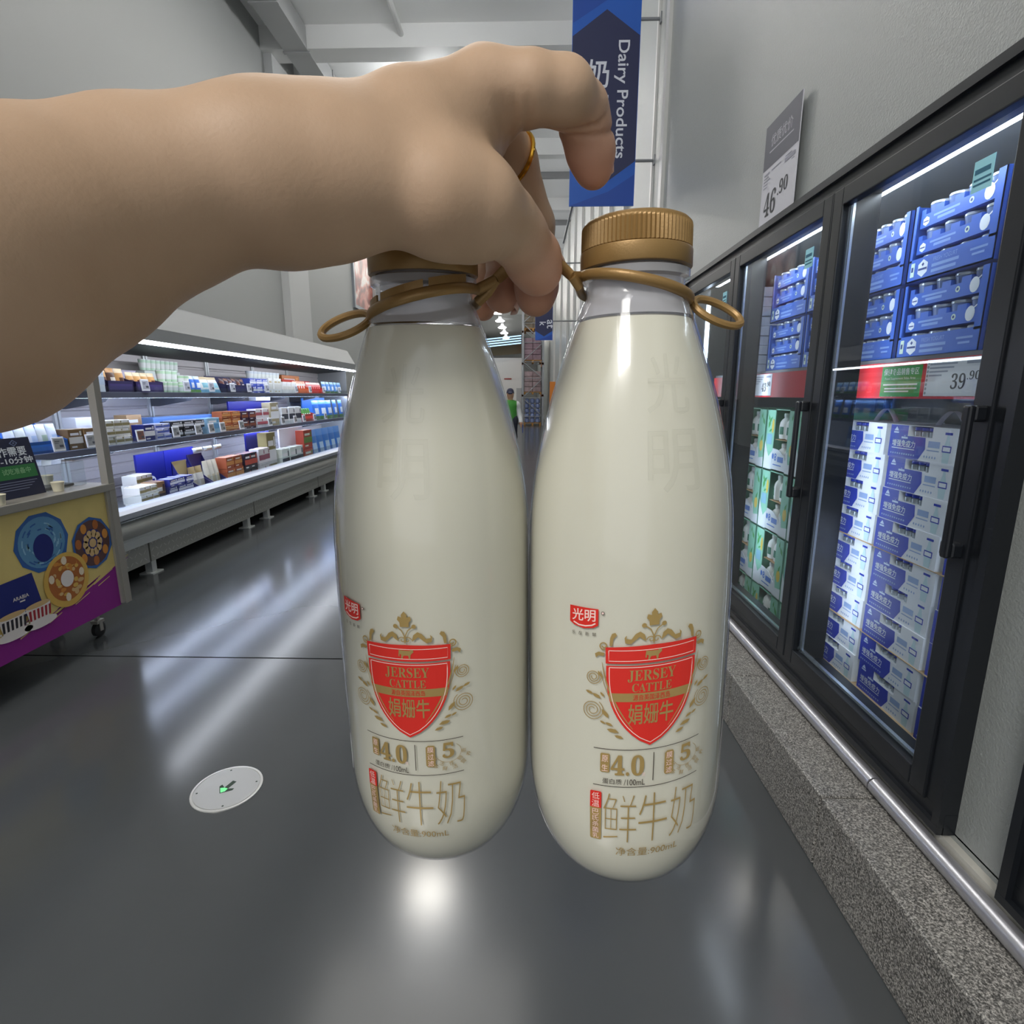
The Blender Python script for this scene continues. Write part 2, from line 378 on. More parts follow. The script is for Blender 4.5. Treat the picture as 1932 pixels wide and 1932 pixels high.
def label_art():
    """flat artwork, metres: x across the bottle, z up from its base; gold 0, red 1, white 2, black 3"""
    A = MB(); mm = .001; O = (0, 0, .201)
    def T(t, x, y, w_, h_, mi, lay=3, o=0.): A.text(t, x * mm, y * mm, w_ * mm, h_ * mm, O, X_, Z_, mi, (.12 + .05 * lay) * mm, o)
    def P(pts, mi, lay=1): A.poly([(x * mm, y * mm) for x, y in pts], O, X_, Z_, mi, (.12 + .05 * lay) * mm)
    def S(pts, wd, mi, lay=1): A.stroke([(x * mm, y * mm) for x, y in pts], (np.array(wd) * mm) if hasattr(wd, '__len__') else wd * mm, O, X_, Z_, mi, (.12 + .05 * lay) * mm)
    def D(x, y, r, mi, lay=1, ry=None): A.disc(x * mm, y * mm, r * mm, (ry or r) * mm, O, X_, Z_, mi, (.12 + .05 * lay) * mm, 16)
    def side(k):   # right-hand contour of the shield from its shoulder to the tip
        return (16.4 * (1 - k ** 2.6) ** .8 if k < 1 else 0, -92.2 - 32 * k)
    ks = [i / 14 for i in range(15)]
    # shield: lower field and top band
    rr = [side(k) for k in ks]; P([(x, y) for x, y in rr] + [(-x, y) for x, y in rr[-2::-1]], 1)
    P([(-16.8, -85.2), (-16.6, -91.4), (16.6, -91.4), (16.8, -85.2), (0, -84.6)], 1)
    for sc in (1,):
        inn = [(x * .93, y * .94 - 6.2) for x, y in rr]
        S([(-x, y) for x, y in inn] + inn[-2::-1] + [(-inn[0][0], inn[0][1])], .28, 2, 2)
    S([(-15.6, -86.4), (15.6, -86.4), (15.5, -90.4), (-15.5, -90.4), (-15.6, -86.4)], .25, 2, 2)
    # cow
    P([(-2.6, -86.7), (1.6, -86.9), (2.0, -86.4), (2.9, -86.6), (3.0, -87.5), (2.4, -88.0), (1.9, -88.6), (1.7, -90.2), (1.2, -90.2), (1.0, -88.9), (-.6, -88.9), (-1.0, -89.2), (-1.2, -90.2), (-1.8, -90.2), (-1.7, -88.6), (-2.3, -88.2), (-2.4, -89.4), (-2.8, -89.2)], 0, 3)
    T('𝐉𝐄𝐑𝐒𝐄𝐘', -8.7, -98.6, 17.2, 4.7, 0); T('𝐂𝐀𝐓𝐓𝐋𝐄', -7.1, -102.5, 14.2, 3.4, 0)
    P([(-15.4, -102.9), (-14.6, -106.3), (14.6, -106.3), (15.4, -102.9)], 0, 2)
    T('源自英国泽西岛', -6.6, -105.8, 13.2, 2.3, 1, 4); T('娟姗牛', -8.2, -115.4, 16.4, 8.2, 0, 3, .012)
    # crest ornaments
    P([(0, -71.2), (1.1, -72.6), (1.0, -73.6), (2.3, -73.2), (2.7, -74.6), (1.8, -75.6), (1.7, -77.4), (-1.7, -77.4), (-1.8, -75.6), (-2.7, -74.6), (-2.3, -73.2), (-1.0, -73.6), (-1.1, -72.6)], 0)
    for sg in (1, -1):
        def mir(p): return [(sg * x, y) for x, y in p]
        S(mir([(0, -84), (.2, -81), (1.2, -78.8), (2.8, -77.6)]), .4, 0); D(sg * 3.5, -77.2, .85, 0)
        P(mir([(2.6, -83.2), (3.2, -80.6), (4.8, -79.4), (6.4, -80.2), (7.8, -82.2), (9.6, -82.0), (9.4, -80.6), (10.2, -81.6), (9.9, -83.6), (8.0, -84.0), (6.2, -82.4), (5.0, -81.4), (3.8, -82.4)]), 0)
        S(mir([(1.0 + 1.5 * math.cos(a) * (1 - a / 9), -82.6 + 1.3 * math.sin(a) * (1 - a / 9)) for a in np.linspace(0, 7, 20)]), .35, 0)
        P(mir([(14.4, -84.6), (14.0, -82.0), (12.8, -80.6), (13.4, -79.6), (14.6, -80.0), (15.2, -81.6), (15.4, -84.6)]), 0)
        S(mir([(17.4 + 1.4 * math.cos(a) * (1 - a / 10), -84.6 + 1.3 * math.sin(a) * (1 - a / 10)) for a in np.linspace(-2, 6, 20)]), .45, 0)
        P(mir([(17.0, -87.4), (19.2, -87.0), (20.6, -87.8), (20.2, -89.4), (19.2, -88.4), (17.4, -88.6)]), 0)
        # long leaf line down the flank of the shield
        fl = [(17.9 - .2 * i - .028 * i * i, -91.0 - 1.55 * i) for i in range(18)]
        S(mir(fl), [.15 + .5 * math.sin(PI * i / 17) for i in range(18)], 0); S(mir([(x + 1.0, y - .3) for x, y in fl[2:]]), .22, 0)
        for (x, y, r, tn) in ((21.0, -97.0, 3.0, 2.6), (21.2, -110.2, 4.2, 2.9)):
            S(mir([(x + r * (1 - t / 7.6 * .9) * math.cos(t * tn + 2.2) * 1, y + r * (1 - t / 7.6 * .9) * math.sin(t * tn + 2.2)) for t in np.linspace(0, 6.6, 60)]), .28, 0)
        for (x, y, r, a) in ((18.4, -96, 1.5, .9), (19.6, -104.6, 1.8, .5), (17.6, -103.8, 1.2, .9), (22.4, -103.4, 1.5, .4), (16.4, -111.5, 2.1, .9), (14.9, -115.6, 1.5, .4), (13.4, -118.2, 2.2, .25), (17.2, -115.0, 1.2, .5), (11.2, -120.6, 1.7, .35)):
            ca, sa = math.cos(a), math.sin(a)
            P(mir([(x + ca * u * r - sa * v * r, y + sa * u * r + ca * v * r) for u, v in ((-1, 0), (-.3, .42), (.5, .36), (1.1, .05), (.5, -.3), (-.3, -.25))]), 0)
    # rules and figures
    S([(-20.5, -125.8), (20.5, -125.8)], .28, 3); S([(-20.5, -141.4), (20.5, -141.4)], .28, 3); S([(1.6, -127.4), (1.6, -139.2)], .3, 3)
    P([(-17.9, -128.0), (-17.5, -127.6), (-14.7, -127.6), (-14.4, -128.0), (-14.4, -135.2), (-14.8, -135.6), (-17.5, -135.6), (-17.9, -135.2)], 0)
    T('原', -17.3, -131.2, 2.3, 2.8, 2); T('生', -17.3, -135.0, 2.3, 2.8, 2)
    T('𝟒.𝟎', -14.0, -136.6, 12.2, 8.6, 0, 1, .01); T('克', -2.6, -136.8, 1.3, 1.5, 2, 3)
    T('蛋白质', -17.0, -140.4, 7.2, 2.3, 3, 1); T('/100mL', -9.0, -140.6, 7.6, 2.5, 3, 1)
    P([(5.8, -128.6), (6.8, -127.8), (9.0, -127.9), (9.4, -128.8), (9.4, -137.0), (8.6, -137.7), (6.4, -137.6), (5.8, -136.8)], 0)
    for i, ch in enumerate('膜过滤'): T(ch, 6.4, -131.0 - 3.1 * i, 2.4, 2.6, 2)
    T('𝟓', 12.2, -134.2, 4.6, 7.0, 0, 1, .01)
    for t, r, a0, a1, h in (('种活性物质', 6.0, 205, 355, 1.9), ('更多鲜活营养', 8.4, 205, 340, 2.0)):
        for i, ch in enumerate(t):
            a = math.radians(a0 + (a1 - a0) * i / (len(t) - 1)); cx_, cy_ = 14.6 + r * math.cos(a), -131.8 + r * math.sin(a) * .85
            b = a + PI / 2; ux = (math.cos(b), 0, math.sin(b)); uy = (-math.sin(b), 0, math.cos(b)); h2 = h * mm
            A.text(ch, -h2 / 2, -h2 / 2, h2, h2, (cx_ * mm, 0, .201 + cy_ * mm), ux, uy, 0, .17 * mm)
    S([(14.6 + 5.0 * math.cos(a), -131.8 + 4.3 * math.sin(a)) for a in np.linspace(-2.7, .9, 24)], .15, 0)
    P([(-21.6, -144.6), (-21.2, -144.2), (-17.6, -144.2), (-17.2, -144.6), (-17.2, -151.4), (-21.6, -151.4)], 1); P([(-21.6, -151.4), (-17.2, -151.4), (-17.2, -165.6), (-17.6, -166), (-21.2, -166), (-21.6, -165.6)], 0)
    T('低', -20.9, -147.7, 3.0, 2.9, 2); T('温', -20.9, -151.0, 3.0, 2.9, 2)
    for i, ch in enumerate('巴氏杀菌乳'): T(ch, -20.6, -154.4 - 2.75 * i, 2.5, 2.4, 2)
    for ch, x, w_ in (('鲜', -16.4, 12.4), ('牛', -3.2, 11.0), ('奶', 9.2, 11.4)): T(ch, x, -166.0, w_, 21.5, 0, 1, -.019)
    T('净含量:900mL', -11.4, -173.0, 25.0, 4.3, 0, 1)
    # maker's badge
    bx, by = 4.6, 3.0; P([(x + bx, y + by) for x, y in ((-35.4, -73.2), (-24.2, -74.0), (-24.2, -80.2), (-26, -81.2), (-29.8, -81.6), (-33.6, -80.6), (-35.4, -79.4))], 1)
    T('光明', -34.4 + bx, -78.8 + by, 9.2, 4.6, 2, 2, .012); S([(x + bx, y + by) for x, y in ((-33.8, -79.4), (-31.6, -80.4), (-29, -80.6), (-26.6, -80.2), (-25.2, -79.4))], .5, 2, 2)
    D(-22.6 + bx, -75.4 + by, .62, 3); D(-22.6 + bx, -75.4 + by, .42, 2, 2)
    for i, ch in enumerate('乐在新鲜'): T(ch, -34.4 + bx + 2.7 * i, -84.3 + by, 1.4, 1.5, 3)
    return A
def emboss_art(x0):
    A = MB(); O = (0, 0, .201)
    A.text('光', x0, -.0050, .0190, .0195, O, X_, Z_, 0, .0006); A.text('明', x0, -.0310, .0200, .0205, O, X_, Z_, 0, .0006)
    return A
ART = label_art()
def milk_bottle(loc, lean, s0, dz, shear, emb, name_label):
    b = thing('milk_bottle', name_label, 'bottle', loc, (lean[0], lean[1], 0))
    prof = list(zip(PZ, PR))
    MB().lathe([(.0005, .004), (.003, .012)] + prof[0:1] + prof[1:], 64, close=False).build('body', shell, b, smooth=True, label='clear glossy plastic bottle wall')
    nk = MB()
    nk.lathe([(.230, .0218), (.2345, .0200), (.2362, .0194), (.2375, .0183), (.2428, .0182), (.2436, .0199), (.2462, .0199), (.2470, .0178), (.2480, .0172), (.2480, .0162), (.2420, .0166), (.2360, .0168), (.2320, .0190), (.2302, .0208)], 64, close=False)
    nk.build('neck', neckm, b, smooth=True, label='translucent empty neck above the milk')
    MB().lathe([(.0012, .001), (.0036, .0118), (.004, .019)] + [(z, r - .0007) for z, r in prof[1:-1]] + [(.2290, .0212), (.2297, .0190), (.2297, .001)], 64).build('milk', milkm, b, smooth=True)
    c = MB()
    c.lathe([(.2474, .0180), (.2474, .0203), (.2477, .0205), (.2530, .0205), (.2534, .0204), (.2537, .0198)], 192, close=False)
    c.lathe([(.2537, .0196), (.2539, .0196), (.2612, .0195), (.2622, .0193), (.2634, .0187), (.2640, .0174), (.2641, .0002)], 160, rib=(.2538, .2625, .0006), close=False)
    c.build('cap', gold_p, b, smooth=True, label='gold screw cap with a ribbed rim')
    w_ = wrap(ART, s0, dz, shear); w_.build('printed_label', [gold_ink, red_ink, white_ink, black_ink], b, label='red shield and gold lettering printed on the bottle')
    e = wrap(emboss_art(emb), 0); eo = e.build('raised_characters', embm, b, label='two raised characters moulded into the shoulder'); so = eo.modifiers.new('s', 'SOLIDIFY'); so.thickness = .0008; so.offset = 0; bv = eo.modifiers.new('b', 'BEVEL'); bv.width = .00035; bv.segments = 2
    return b
LB = milk_bottle((-.0388, .2345, EYE - .2035), (.052, 0), -.0052, -.0008, .035, .0005 - .0145, 'upright full milk bottle on the left, its cap tucked under the thumb')
RB = milk_bottle((.0449, .222, EYE - .2020), (0, -math.radians(.95)), .0024, 0, .10, -.0010, 'upright full milk bottle on the right, its gold cap fully in view')

# gold carrying strap: a collar round each neck, a pull loop at each outer end, the grip pinched in the middle
st = thing('bottle_carrier', 'gold plastic strap joining the two bottle necks, pinched between thumb and fingers', 'carrying strap')
def collar(ax, ay, r, zl, zr, a0, a1, n=40):
    P = []
    for i in range(n + 1):
        a = a0 + (a1 - a0) * i / n; x = r * math.cos(a); P.append((ax + x, ay + r * math.sin(a), EYE + (zl + zr) / 2 + (zr - zl) / 2 * x / r))
    return P
J1 = hp(1080, 522, .214); J0 = hp(935, 528, .2215)
cr = collar(.0409, .222, .0203, .0430, .0345, PI * 1.02, 2 * PI - .05); cb = collar(.0409, .222, .0203, .0385, .0345, PI * .97, .05)
MB().tube([J1] + cr[1:], .0019, 10, flat=.75).build('front_collar', gold_p, st, smooth=True)
MB().tube([J1] + [hp(1092, 540, .216)] + cb[1:], .0019, 10, flat=.75).build('rear_collar', gold_p, st, smooth=True)
cl = collar(-.0388, .2215, .0203, .0290, .0385, -.02, -PI + .05); clb = collar(-.0388, .2215, .0203, .0290, .0350, .02, PI - .05)
MB().tube([J0] + cl[1:], .0021, 10, flat=.7).build('front_collar', gold_p, st, smooth=True)
MB().tube([J0] + [hp(920, 552, .2225)] + clb[1:], .0021, 10, flat=.7).build('rear_collar', gold_p, st, smooth=True)
def loop(c, u, v, a, b): return [Vector(c) + Vector(u) * (a * math.cos(t)) + Vector(v) * (b * math.sin(t)) for t in np.linspace(0, 2 * PI, 28, endpoint=False)]
def pull_loop(e, far, minor, Y):
    e = Vector(e); f = Vector(far); c = (e + f) / 2; u = (f - e); a = u.length / 2; u.normalize(); v = Vector((0, .74, .67)); v = (v - u * v.dot(u)).normalized()
    MB().tube(loop(c, u, v, a, minor), .00150, 8, closed=True).build('pull_loop', gold_p, st, smooth=True)
pull_loop(hp(1308, 572, .221), hp(1397, 607, .223), .0066, .222)
pull_loop(hp(698, 597, .2205), hp(606, 632, .2185), .0062, .23)
MB().tube([J1, hp(1062, 505, .2185), hp(1048, 484, .2225), hp(1036, 466, .2255), hp(1012, 462, .2285), hp(985, 478, .2300), hp(960, 505, .2265), J0], [.0019, .0022, .0026, .0028, .0028, .0028, .0026, .0021], 10, flat=.55).build('grip', gold_p, st, smooth=True)
tb = MB()
for a0, a1 in ((-PI * .42, -PI * .18), (-PI * .72, -PI * .45), (-PI * .95, -PI * .76)):   # torn tamper tabs standing up from the left collar
    P = collar(-.0388, .2215, .0203, .0300, .0395, a0, a1, 8)
    V = []; 
    for q in P:
        for dr in (0, .0007):
            for dz in (0, .0036):
                dx, dy = q[0] + .0388, q[1] - .2215; l = math.hypot(dx, dy); V.append((q[0] - dx / l * dr, q[1] - dy / l * dr, q[2] + dz))
    Fc = []
    for i in range(8):
        o = i * 4; n_ = o + 4
        Fc += [(o, n_, n_ + 1, o + 1), (o + 1, n_ + 1, n_ + 3, o + 3), (o + 3, n_ + 3, n_ + 2, o + 2), (o + 2, n_ + 2, n_, o)]
    Fc += [(0, 1, 3, 2), (32, 34, 35, 33)]
    tb.add(V, Fc)
tb.build('tamper_tab', gold_p, st)
# gold finger ring on the middle finger
a = Vector(MIDDLE[0][0]); b = Vector(MIDDLE[1][0]); c = a.lerp(b, .97); t = (b - a).normalized(); u = t.orthogonal().normalized(); v = t.cross(u)
t2 = (t + Vector((.25, 0, .25))).normalized(); u = t2.orthogonal().normalized(); v = t2.cross(u)
rg = MB().tube(loop(c, u, v, .0100, .0100), .0009, 8, closed=True).build('finger_ring', mat('gold_metal', (212, 160, 60), .2, metal=1), smooth=True)
tag(rg, 'thin gold ring on the finger behind the thumb', 'ring')

# ------------------------------------------------------------------ the room
WX = 1.17; LX = -4.4; CZ = 7.4; YE = 62
floorm = mat('floor_epoxy', (72, 75, 77), .16, spec=.6, var=.08, vscale=1.1)
wallm = mat('wall_paint', (166, 168, 167), .55, bump=.04, bscale=60)
panelm = mat('cooler_wall_panel', (160, 164, 162), .34, bump=.26, bscale=150, spec=.6)
ceilm = mat('ceiling_paint', (236, 236, 234), .7)
beamm = mat('white_steel', (224, 224, 222), .5); greym = mat('grey_steel', (150, 150, 150), .4, metal=.3)
fl = MB().box((LX - 1, -6, -.1), (3.2, YE, 0)); fl.rect(LX, 2.924, .94, 2.934, (0, 0, .0006), X_, Y_, 1); fl.rect(LX, 12.9, .95, 12.91, (0, 0, .0006), X_, Y_, 1)
struct(fl.build('floor', [floorm, mat('joint', (22, 23, 25), .95, spec=.05)]))
cl_ = MB().box((LX - .3, -6, CZ), (9, YE, CZ + .1)); struct(cl_.build('ceiling', ceilm))
struct(MB().box((LX - .2, -6, 0), (LX, YE, CZ)).build('wall_left', wallm))
wr = MB()   # cooler wall with an opening for the door runs
wr.box((WX, -6, .0), (WX + .12, YE, .335)); wr.box((WX, -6, 2.285), (WX + .12, YE, 6.0)); wr.box((WX, 4.17, .33), (WX + .12, YE, 2.29)); wr.box((WX, 1.10, .33), (WX + .12, 1.32, 2.29)); wr.box((WX, -6, .33), (WX + .12, .16, 2.29))
struct(wr.build('wall_right', panelm))
wc = MB().box((WX + .1, -2, -.02), (3.1, 6, .02)); wc.box((3.0, -2, 0), (3.1, 6, 2.6)); wc.box((WX + .1, -2, 2.42), (3.1, 6, 2.5)); wc.box((WX + .1, 5.9, 0), (3.1, 6, 2.5)); wc.box((WX + .1, -2, 0), (3.1, -1.9, 2.5))
struct(wc.build('wall_cooler', mat('cooler_inside', (160, 165, 170), .5)))
for n_, (y, w_, d) in enumerate(((5.2, .10, .03), (5.66, .05, .02), (7.0, .06, .05), (8.2, .06, .05), (9.4, .06, .05), (10.6, .06, .05), (12.2, .06, .05), (14.0, .06, .05), (16, .08, .06), (19, .08, .06), (23, .1, .06))):
    struct(MB().box((WX - d, y, 2.31 if y < 6 else .34), (WX, y + w_, 6.0)).build('trim_%d' % (n_ + 1), mat('panel_joint', (214, 214, 212), .35)))
struct(MB().box((LX - .2, YE - .2, 0), (9, YE, CZ)).build('wall_far', wallm))
struct(MB().box((8.9, -6, 0), (9, YE, CZ)).build('wall_beyond', wallm))
struct(MB().box((LX, 10.45, 0), (LX + .14, 11.4, CZ)).build('pillar', mat('pillar_paint', (196, 197, 197), .6)))
struct(MB().box((LX, 16.4, 0), (LX + .14, 17.3, CZ)).build('pillar', MATS['pillar_paint']))
struct(MB().box((LX, 10.35, CZ - .34), (8, 10.75, CZ)).build('beam', beamm))
for y in (14.5, 18.5, 23, 28, 34, 41): struct(MB().box((LX, y, CZ - .35), (8, y + .25, CZ)).build('beam', beamm))
for y in (12.5, 16.5, 20.7, 25.5): struct(MB().box((LX, y, CZ - .16), (8, y + .08, CZ)).build('beam', greym))
# duct and pipes under the ceiling
d_ = MB().box((-4.02, -5, 7.05), (-3.62, 11.9, 7.38)); 
for y in np.arange(-4, 11.9, 1.2): d_.box((-4.04, y, 7.03), (-3.60, y + .05, 7.39))
d_.tube([(-3.82, 11.7, 7.2), (-3.82, 12.1, 7.2)], .17, 14)
tag(d_.build('air_duct', mat('duct_grey', (176, 177, 177), .45, metal=.2)), 'grey square air duct running under the ceiling along the left wall', 'duct')
tag(MB().tube([(-2.06, -5, 7.25), (-2.06, 60, 7.25)], .045, 10).build('ceiling_pipe', mat('pipe_white', (228, 228, 226), .35)), 'long white pipe running along the ceiling above the arm', 'pipe')
for i, (px, Y) in enumerate(((706, 12.0), (748, 13.0), (822, 13.4), (829, 13.8), (985, 12.4), (637, 12.6))):
    P0 = onY(px, 100, Y); tag(MB().tube([(P0[0], Y, CZ), (P0[0], Y, CZ - 1.7)], .012, 6).build('hanger_rod', MATS['pipe_white']), 'thin white hanger rod dropping from the ceiling behind the forearm', 'rod', 'hanger rods under the ceiling')
# granite kerb and steel rail along the cooler wall
gr = bpy.data.materials.new('granite'); gr.use_nodes = True; nt = gr.node_tree; p = nt.nodes['Principled BSDF']; p.inputs['Roughness'].default_value = .38
tc = nt.nodes.new('ShaderNodeTexCoord'); n1 = nt.nodes.new('ShaderNodeTexNoise'); n1.inputs['Scale'].default_value = 210; n1.inputs['Detail'].default_value = 3; n1.inputs['Roughness'].default_value = .7
r1 = nt.nodes.new('ShaderNodeValToRGB'); r1.color_ramp.interpolation = 'LINEAR'
for q, c in zip((0, 1), ((.035, .035, .033, 1), (.52, .50, .46, 1))): r1.color_ramp.elements[q].color = c
r1.color_ramp.elements[0].position = .36; r1.color_ramp.elements[1].position = .64
e_ = r1.color_ramp.elements.new(.5); e_.color = (.18, .173, .162, 1)
nt.links.new(tc.outputs['Object'], n1.inputs[0]); nt.links.new(n1.outputs[0], r1.inputs[0]); nt.links.new(r1.outputs[0], p.inputs['Base Color'])
for i, (y0, y1) in enumerate(((-1.0, -.02), (-.02, .76), (.76, 1.544), (1.548, 2.316), (2.32, 3.10), (3.104, 3.88), (3.884, 4.7))):
    o = struct(MB().box((.94, y0, 0), (WX, y1 - .004, .255)).build('kerb', gr, bevel=.006))
struct(MB().box((WX - .022, -2, .25), (WX, 4.7, .315)).build('trim_20', mat('sill_paint', (196, 194, 186), .5)))
rl = MB(); rl.tube([(1.118, -1, .285), (1.118, 1.56, .285)], .026, 14); rl.tube([(1.118, 1.566, .285), (1.118, 4.6, .285)], .026, 14)
tag(rl.build('bumper_rail', mat('satin_aluminium', (190, 190, 196), .32, metal=.75), smooth=True), 'satin metal tube rail lying on the granite kerb below the glass doors', 'rail')

# ------------------------------------------------------------------ glass-door coolers in the right wall
blackm = mat('black_frame', (26, 29, 34), .32, spec=.5); black2 = mat('black_gasket', (14, 15, 18), .6)
paneg = glass_mat('door_glass', (.93, .96, .97), .015, ior=1.5)
ledm = mat('cool_led', (236, 244, 255), .5, emit=18); ledv = mat('mullion_led', (225, 238, 255), .5, emit=6)
silverm = mat('silver_trim', (198, 206, 214), .25, metal=.8); stick = mat('cyan_card', (168, 236, 252), .5); cardw = mat('white_card', (222, 224, 230), .5)
greyt = mat('print_grey', (120, 124, 134), .6); darkt = mat('print_dark', (40, 42, 48), .5)
def door(parent, y0, y1, z0=.385, z1=2.225):
    d = MB(); sw = .062; x0, x1 = 1.128, 1.166
    d.box((x0, y0, z0), (x1, y0 + sw, z1)); d.box((x0, y1 - sw, z0), (x1, y1, z1)); d.box((x0, y0 + sw, z0), (x1, y1 - sw, z0 + sw)); d.box((x0, y0 + sw, z1 - sw), (x1, y1 - sw, z1))
    o = d.build('door', blackm, parent, bevel=.004)
    g = MB().box((1.146, y0 + sw - .005, z0 + sw - .005), (1.150, y1 - sw + .005, z1 - sw + .005)).build('glass', paneg, o, label='clear reflective door pane')
    t = MB()
    for a in (.012, .026): t.box((1.151, y1 - sw - a - .006, z0 + sw), (1.160, y1 - sw - a, z1 - sw))
    t.box((1.151, y0 + sw, z0 + sw + .006), (1.164, y1 - sw, z0 + sw + .016)); t.build('pane_spacer', silverm, o, label='bright metal spacer strip edging the pane')
    h = MB(); hy = y0 + .022
    h.box((1.083, hy - .012, 1.085), (1.100, hy + .012, 1.475)); h.box((1.098, hy - .012, 1.435), (1.13, hy + .034, 1.475)); h.box((1.098, hy - .012, 1.085), (1.13, hy + .034, 1.125))
    h.build('handle', blackm, o, bevel=.006)
    s = MB(); O = (1.1455, y0 + sw + .085, 2.035); s.rect(-.06, -.03, .005, .045, O, NY, Z_, 0, .0006, .0006); s.rect(-.055, .012, -.005, .024, O, NY, Z_, 1, .001); s.rect(-.055, -.004, 0, .001, O, NY, Z_, 1, .001); s.rect(-.055, -.016, 0, -.011, O, NY, Z_, 1, .001)
    s.build('notice_card', [stick, mat('print_teal', (40, 110, 140), .6)], o, label='small cyan notice card stuck inside the pane')
    return o
def cooler(name_label, ys):
    c = thing('display_cooler', name_label, 'cooler', (0, 0, 0))
    y0, y1 = ys[0] - .07, ys[-1] + .07; f = MB()
    f.box((1.135, y0, 2.215), (1.285, y1, 2.29)); f.box((1.135, y0, .33), (1.285, y1, .392)); f.box((1.120, y0, 2.262), (1.137, y1, 2.29)); f.box((1.120, y0, .33), (1.137, y1, .352))
    for k, y in enumerate(ys):
        e = .07 if k in (0, len(ys) - 1) else .03
        a, b = (y - .07, y + .005) if k == 0 else ((y - .005, y + .07) if k == len(ys) - 1 else (y - .03, y + .03))
        f.box((1.1356, a + .0006, .3306), (1.2844, b - .0006, 2.2894))
        if k == 0: f.box((1.1204, a + .0003, .3303), (1.1375, a + .025, 2.2897))
        if k == len(ys) - 1: f.box((1.1204, b - .025, .3303), (1.1375, b - .0003, 2.2897))
    f.build('frame', blackm, c)
    for a, b in zip(ys[:-1], ys[1:]):
        door(c, a + .004, b - .004)
    for la, lb in (((1.46, 2.362), (2.42, 3.035), (3.06, 3.31), (3.6, 4.05)) if len(ys) > 2 else ((.35, .95),)):
        MB().box((1.292, la, 2.222), (1.325, lb, 2.246)).build('tube_lamp', ledm, c, label='bright white strip lamp inside the top of the cooler', bevel=.004)
    for y in ys: MB().box((1.262, y - .022, .5), (1.286, y + .022, 2.15)).build('mullion_lamp', ledv, c, label='upright light strip behind the door post')
    return c
cooler('black three-door glass cooler set into the right wall above the granite kerb', (1.38, 2.25, 3.22, 4.11))
cooler('next black glass cooler, only its corner showing at the bottom right edge', (.22, 1.05))

# price card on top of the frame
pc = MB(); O = (1.146, 2.985, 2.288)
pc.rect(0, 0, .355, .455, O, NY, Z_, 0, .0, .004); pc.rect(0, .262, .355, .455, O, NY, Z_, 1, .0006)
pc.text('优质优价', .07, .345, .215, .052, O, NY, Z_, 2, .0012, .008); pc.rect(.06, .325, .30, .331, O, NY, Z_, 2, .0012)
pc.text('𝟒𝟔', .045, .045, .125, .105, O, NY, Z_, 3, .0012); pc.text('.𝟗𝟎', .185, .105, .10, .060, O, NY, Z_, 3, .0012)
for x0, y0, x1, y1 in ((.02, .236, .08, .243), (.02, .222, .07, .227), (.02, .208, .09, .213), (.02, .194, .065, .198), (.02, .180, .06, .184), (.1, .238, .2, .243), (.235, .222, .335, .238), (.24, .244, .30, .248), (.30, .212, .33, .215)): pc.rect(x0, y0, x1, y1, O, NY, Z_, 4, .0012)
tag(pc.build('price_card', [mat('card_pale', (214, 214, 222), .5), mat('card_slate', (92, 92, 104), .5), mat('card_letter', (186, 186, 196), .5), darkt, mat('print_pale', (158, 158, 172), .6)]), 'tall grey and white price card reading 46.90 standing above the cooler frame', 'price card')

# racks inside
rackm = mat('rack_grey', (120, 126, 132), .4, metal=.4); redm = mat('red_strip', (206, 44, 52), .4); greenm = mat('green_card', (60, 158, 76), .5)
def rack(y0, y1, label):
    r = thing('cooler_rack', label, 'rack', (0, 0, 0)); b = MB()
    b.box((1.362, y0, 1.612), (2.2, y1, 1.632)); b.build('shelf', rackm, r)
    for y in (y0 + .01, y1 - .03): MB().box((2.15, y, .02), (2.19, y + .02, 2.25)).build('upright', rackm, r)
    for y in (y0 + .01, y1 - .03): MB().box((1.36, y, 1.6), (2.2, y + .02, 1.63)).build('bracket', rackm, r)
    MB().box((1.352, y0, 1.487), (1.360, y1, 1.617)).build('label_strip', redm, r, label='red shelf-edge strip')
    MB().box((1.36, y0, .02), (2.2, y1, .046)).build('base_shelf', rackm, r)
    return r
rack(1.42, 2.46, 'grey rack with a red shelf strip behind the first glass door')
rack(2.50, 3.44, 'grey rack with a red shelf strip behind the middle glass door')
rack(3.48, 4.10, 'grey rack with a red shelf strip behind the farthest glass door')
gs = MB(); O = (1.351, 2.187, 1.494); gs.rect(0, 0, .215, .108, O, NY, Z_, 0, 0, .002)
gs.text('保健食品销售专区', .012, .076, .19, .024, O, NY, Z_, 1, .0006, .01); gs.text('Food Supplement Sales Area', .022, .058, .165, .011, O, NY, Z_, 1, .0006)
for y in (.04, .026, .016): gs.rect(.015 + (y < .03) * .01, y, .2 - (y < .02) * .04, y + .005, O, NY, Z_, 1, .0006)
tag(gs.build('shelf_sign', [greenm, mat('letter_white', (232, 240, 232), .5)]), 'green card reading Food Supplement Sales Area on the red shelf strip', 'sign')
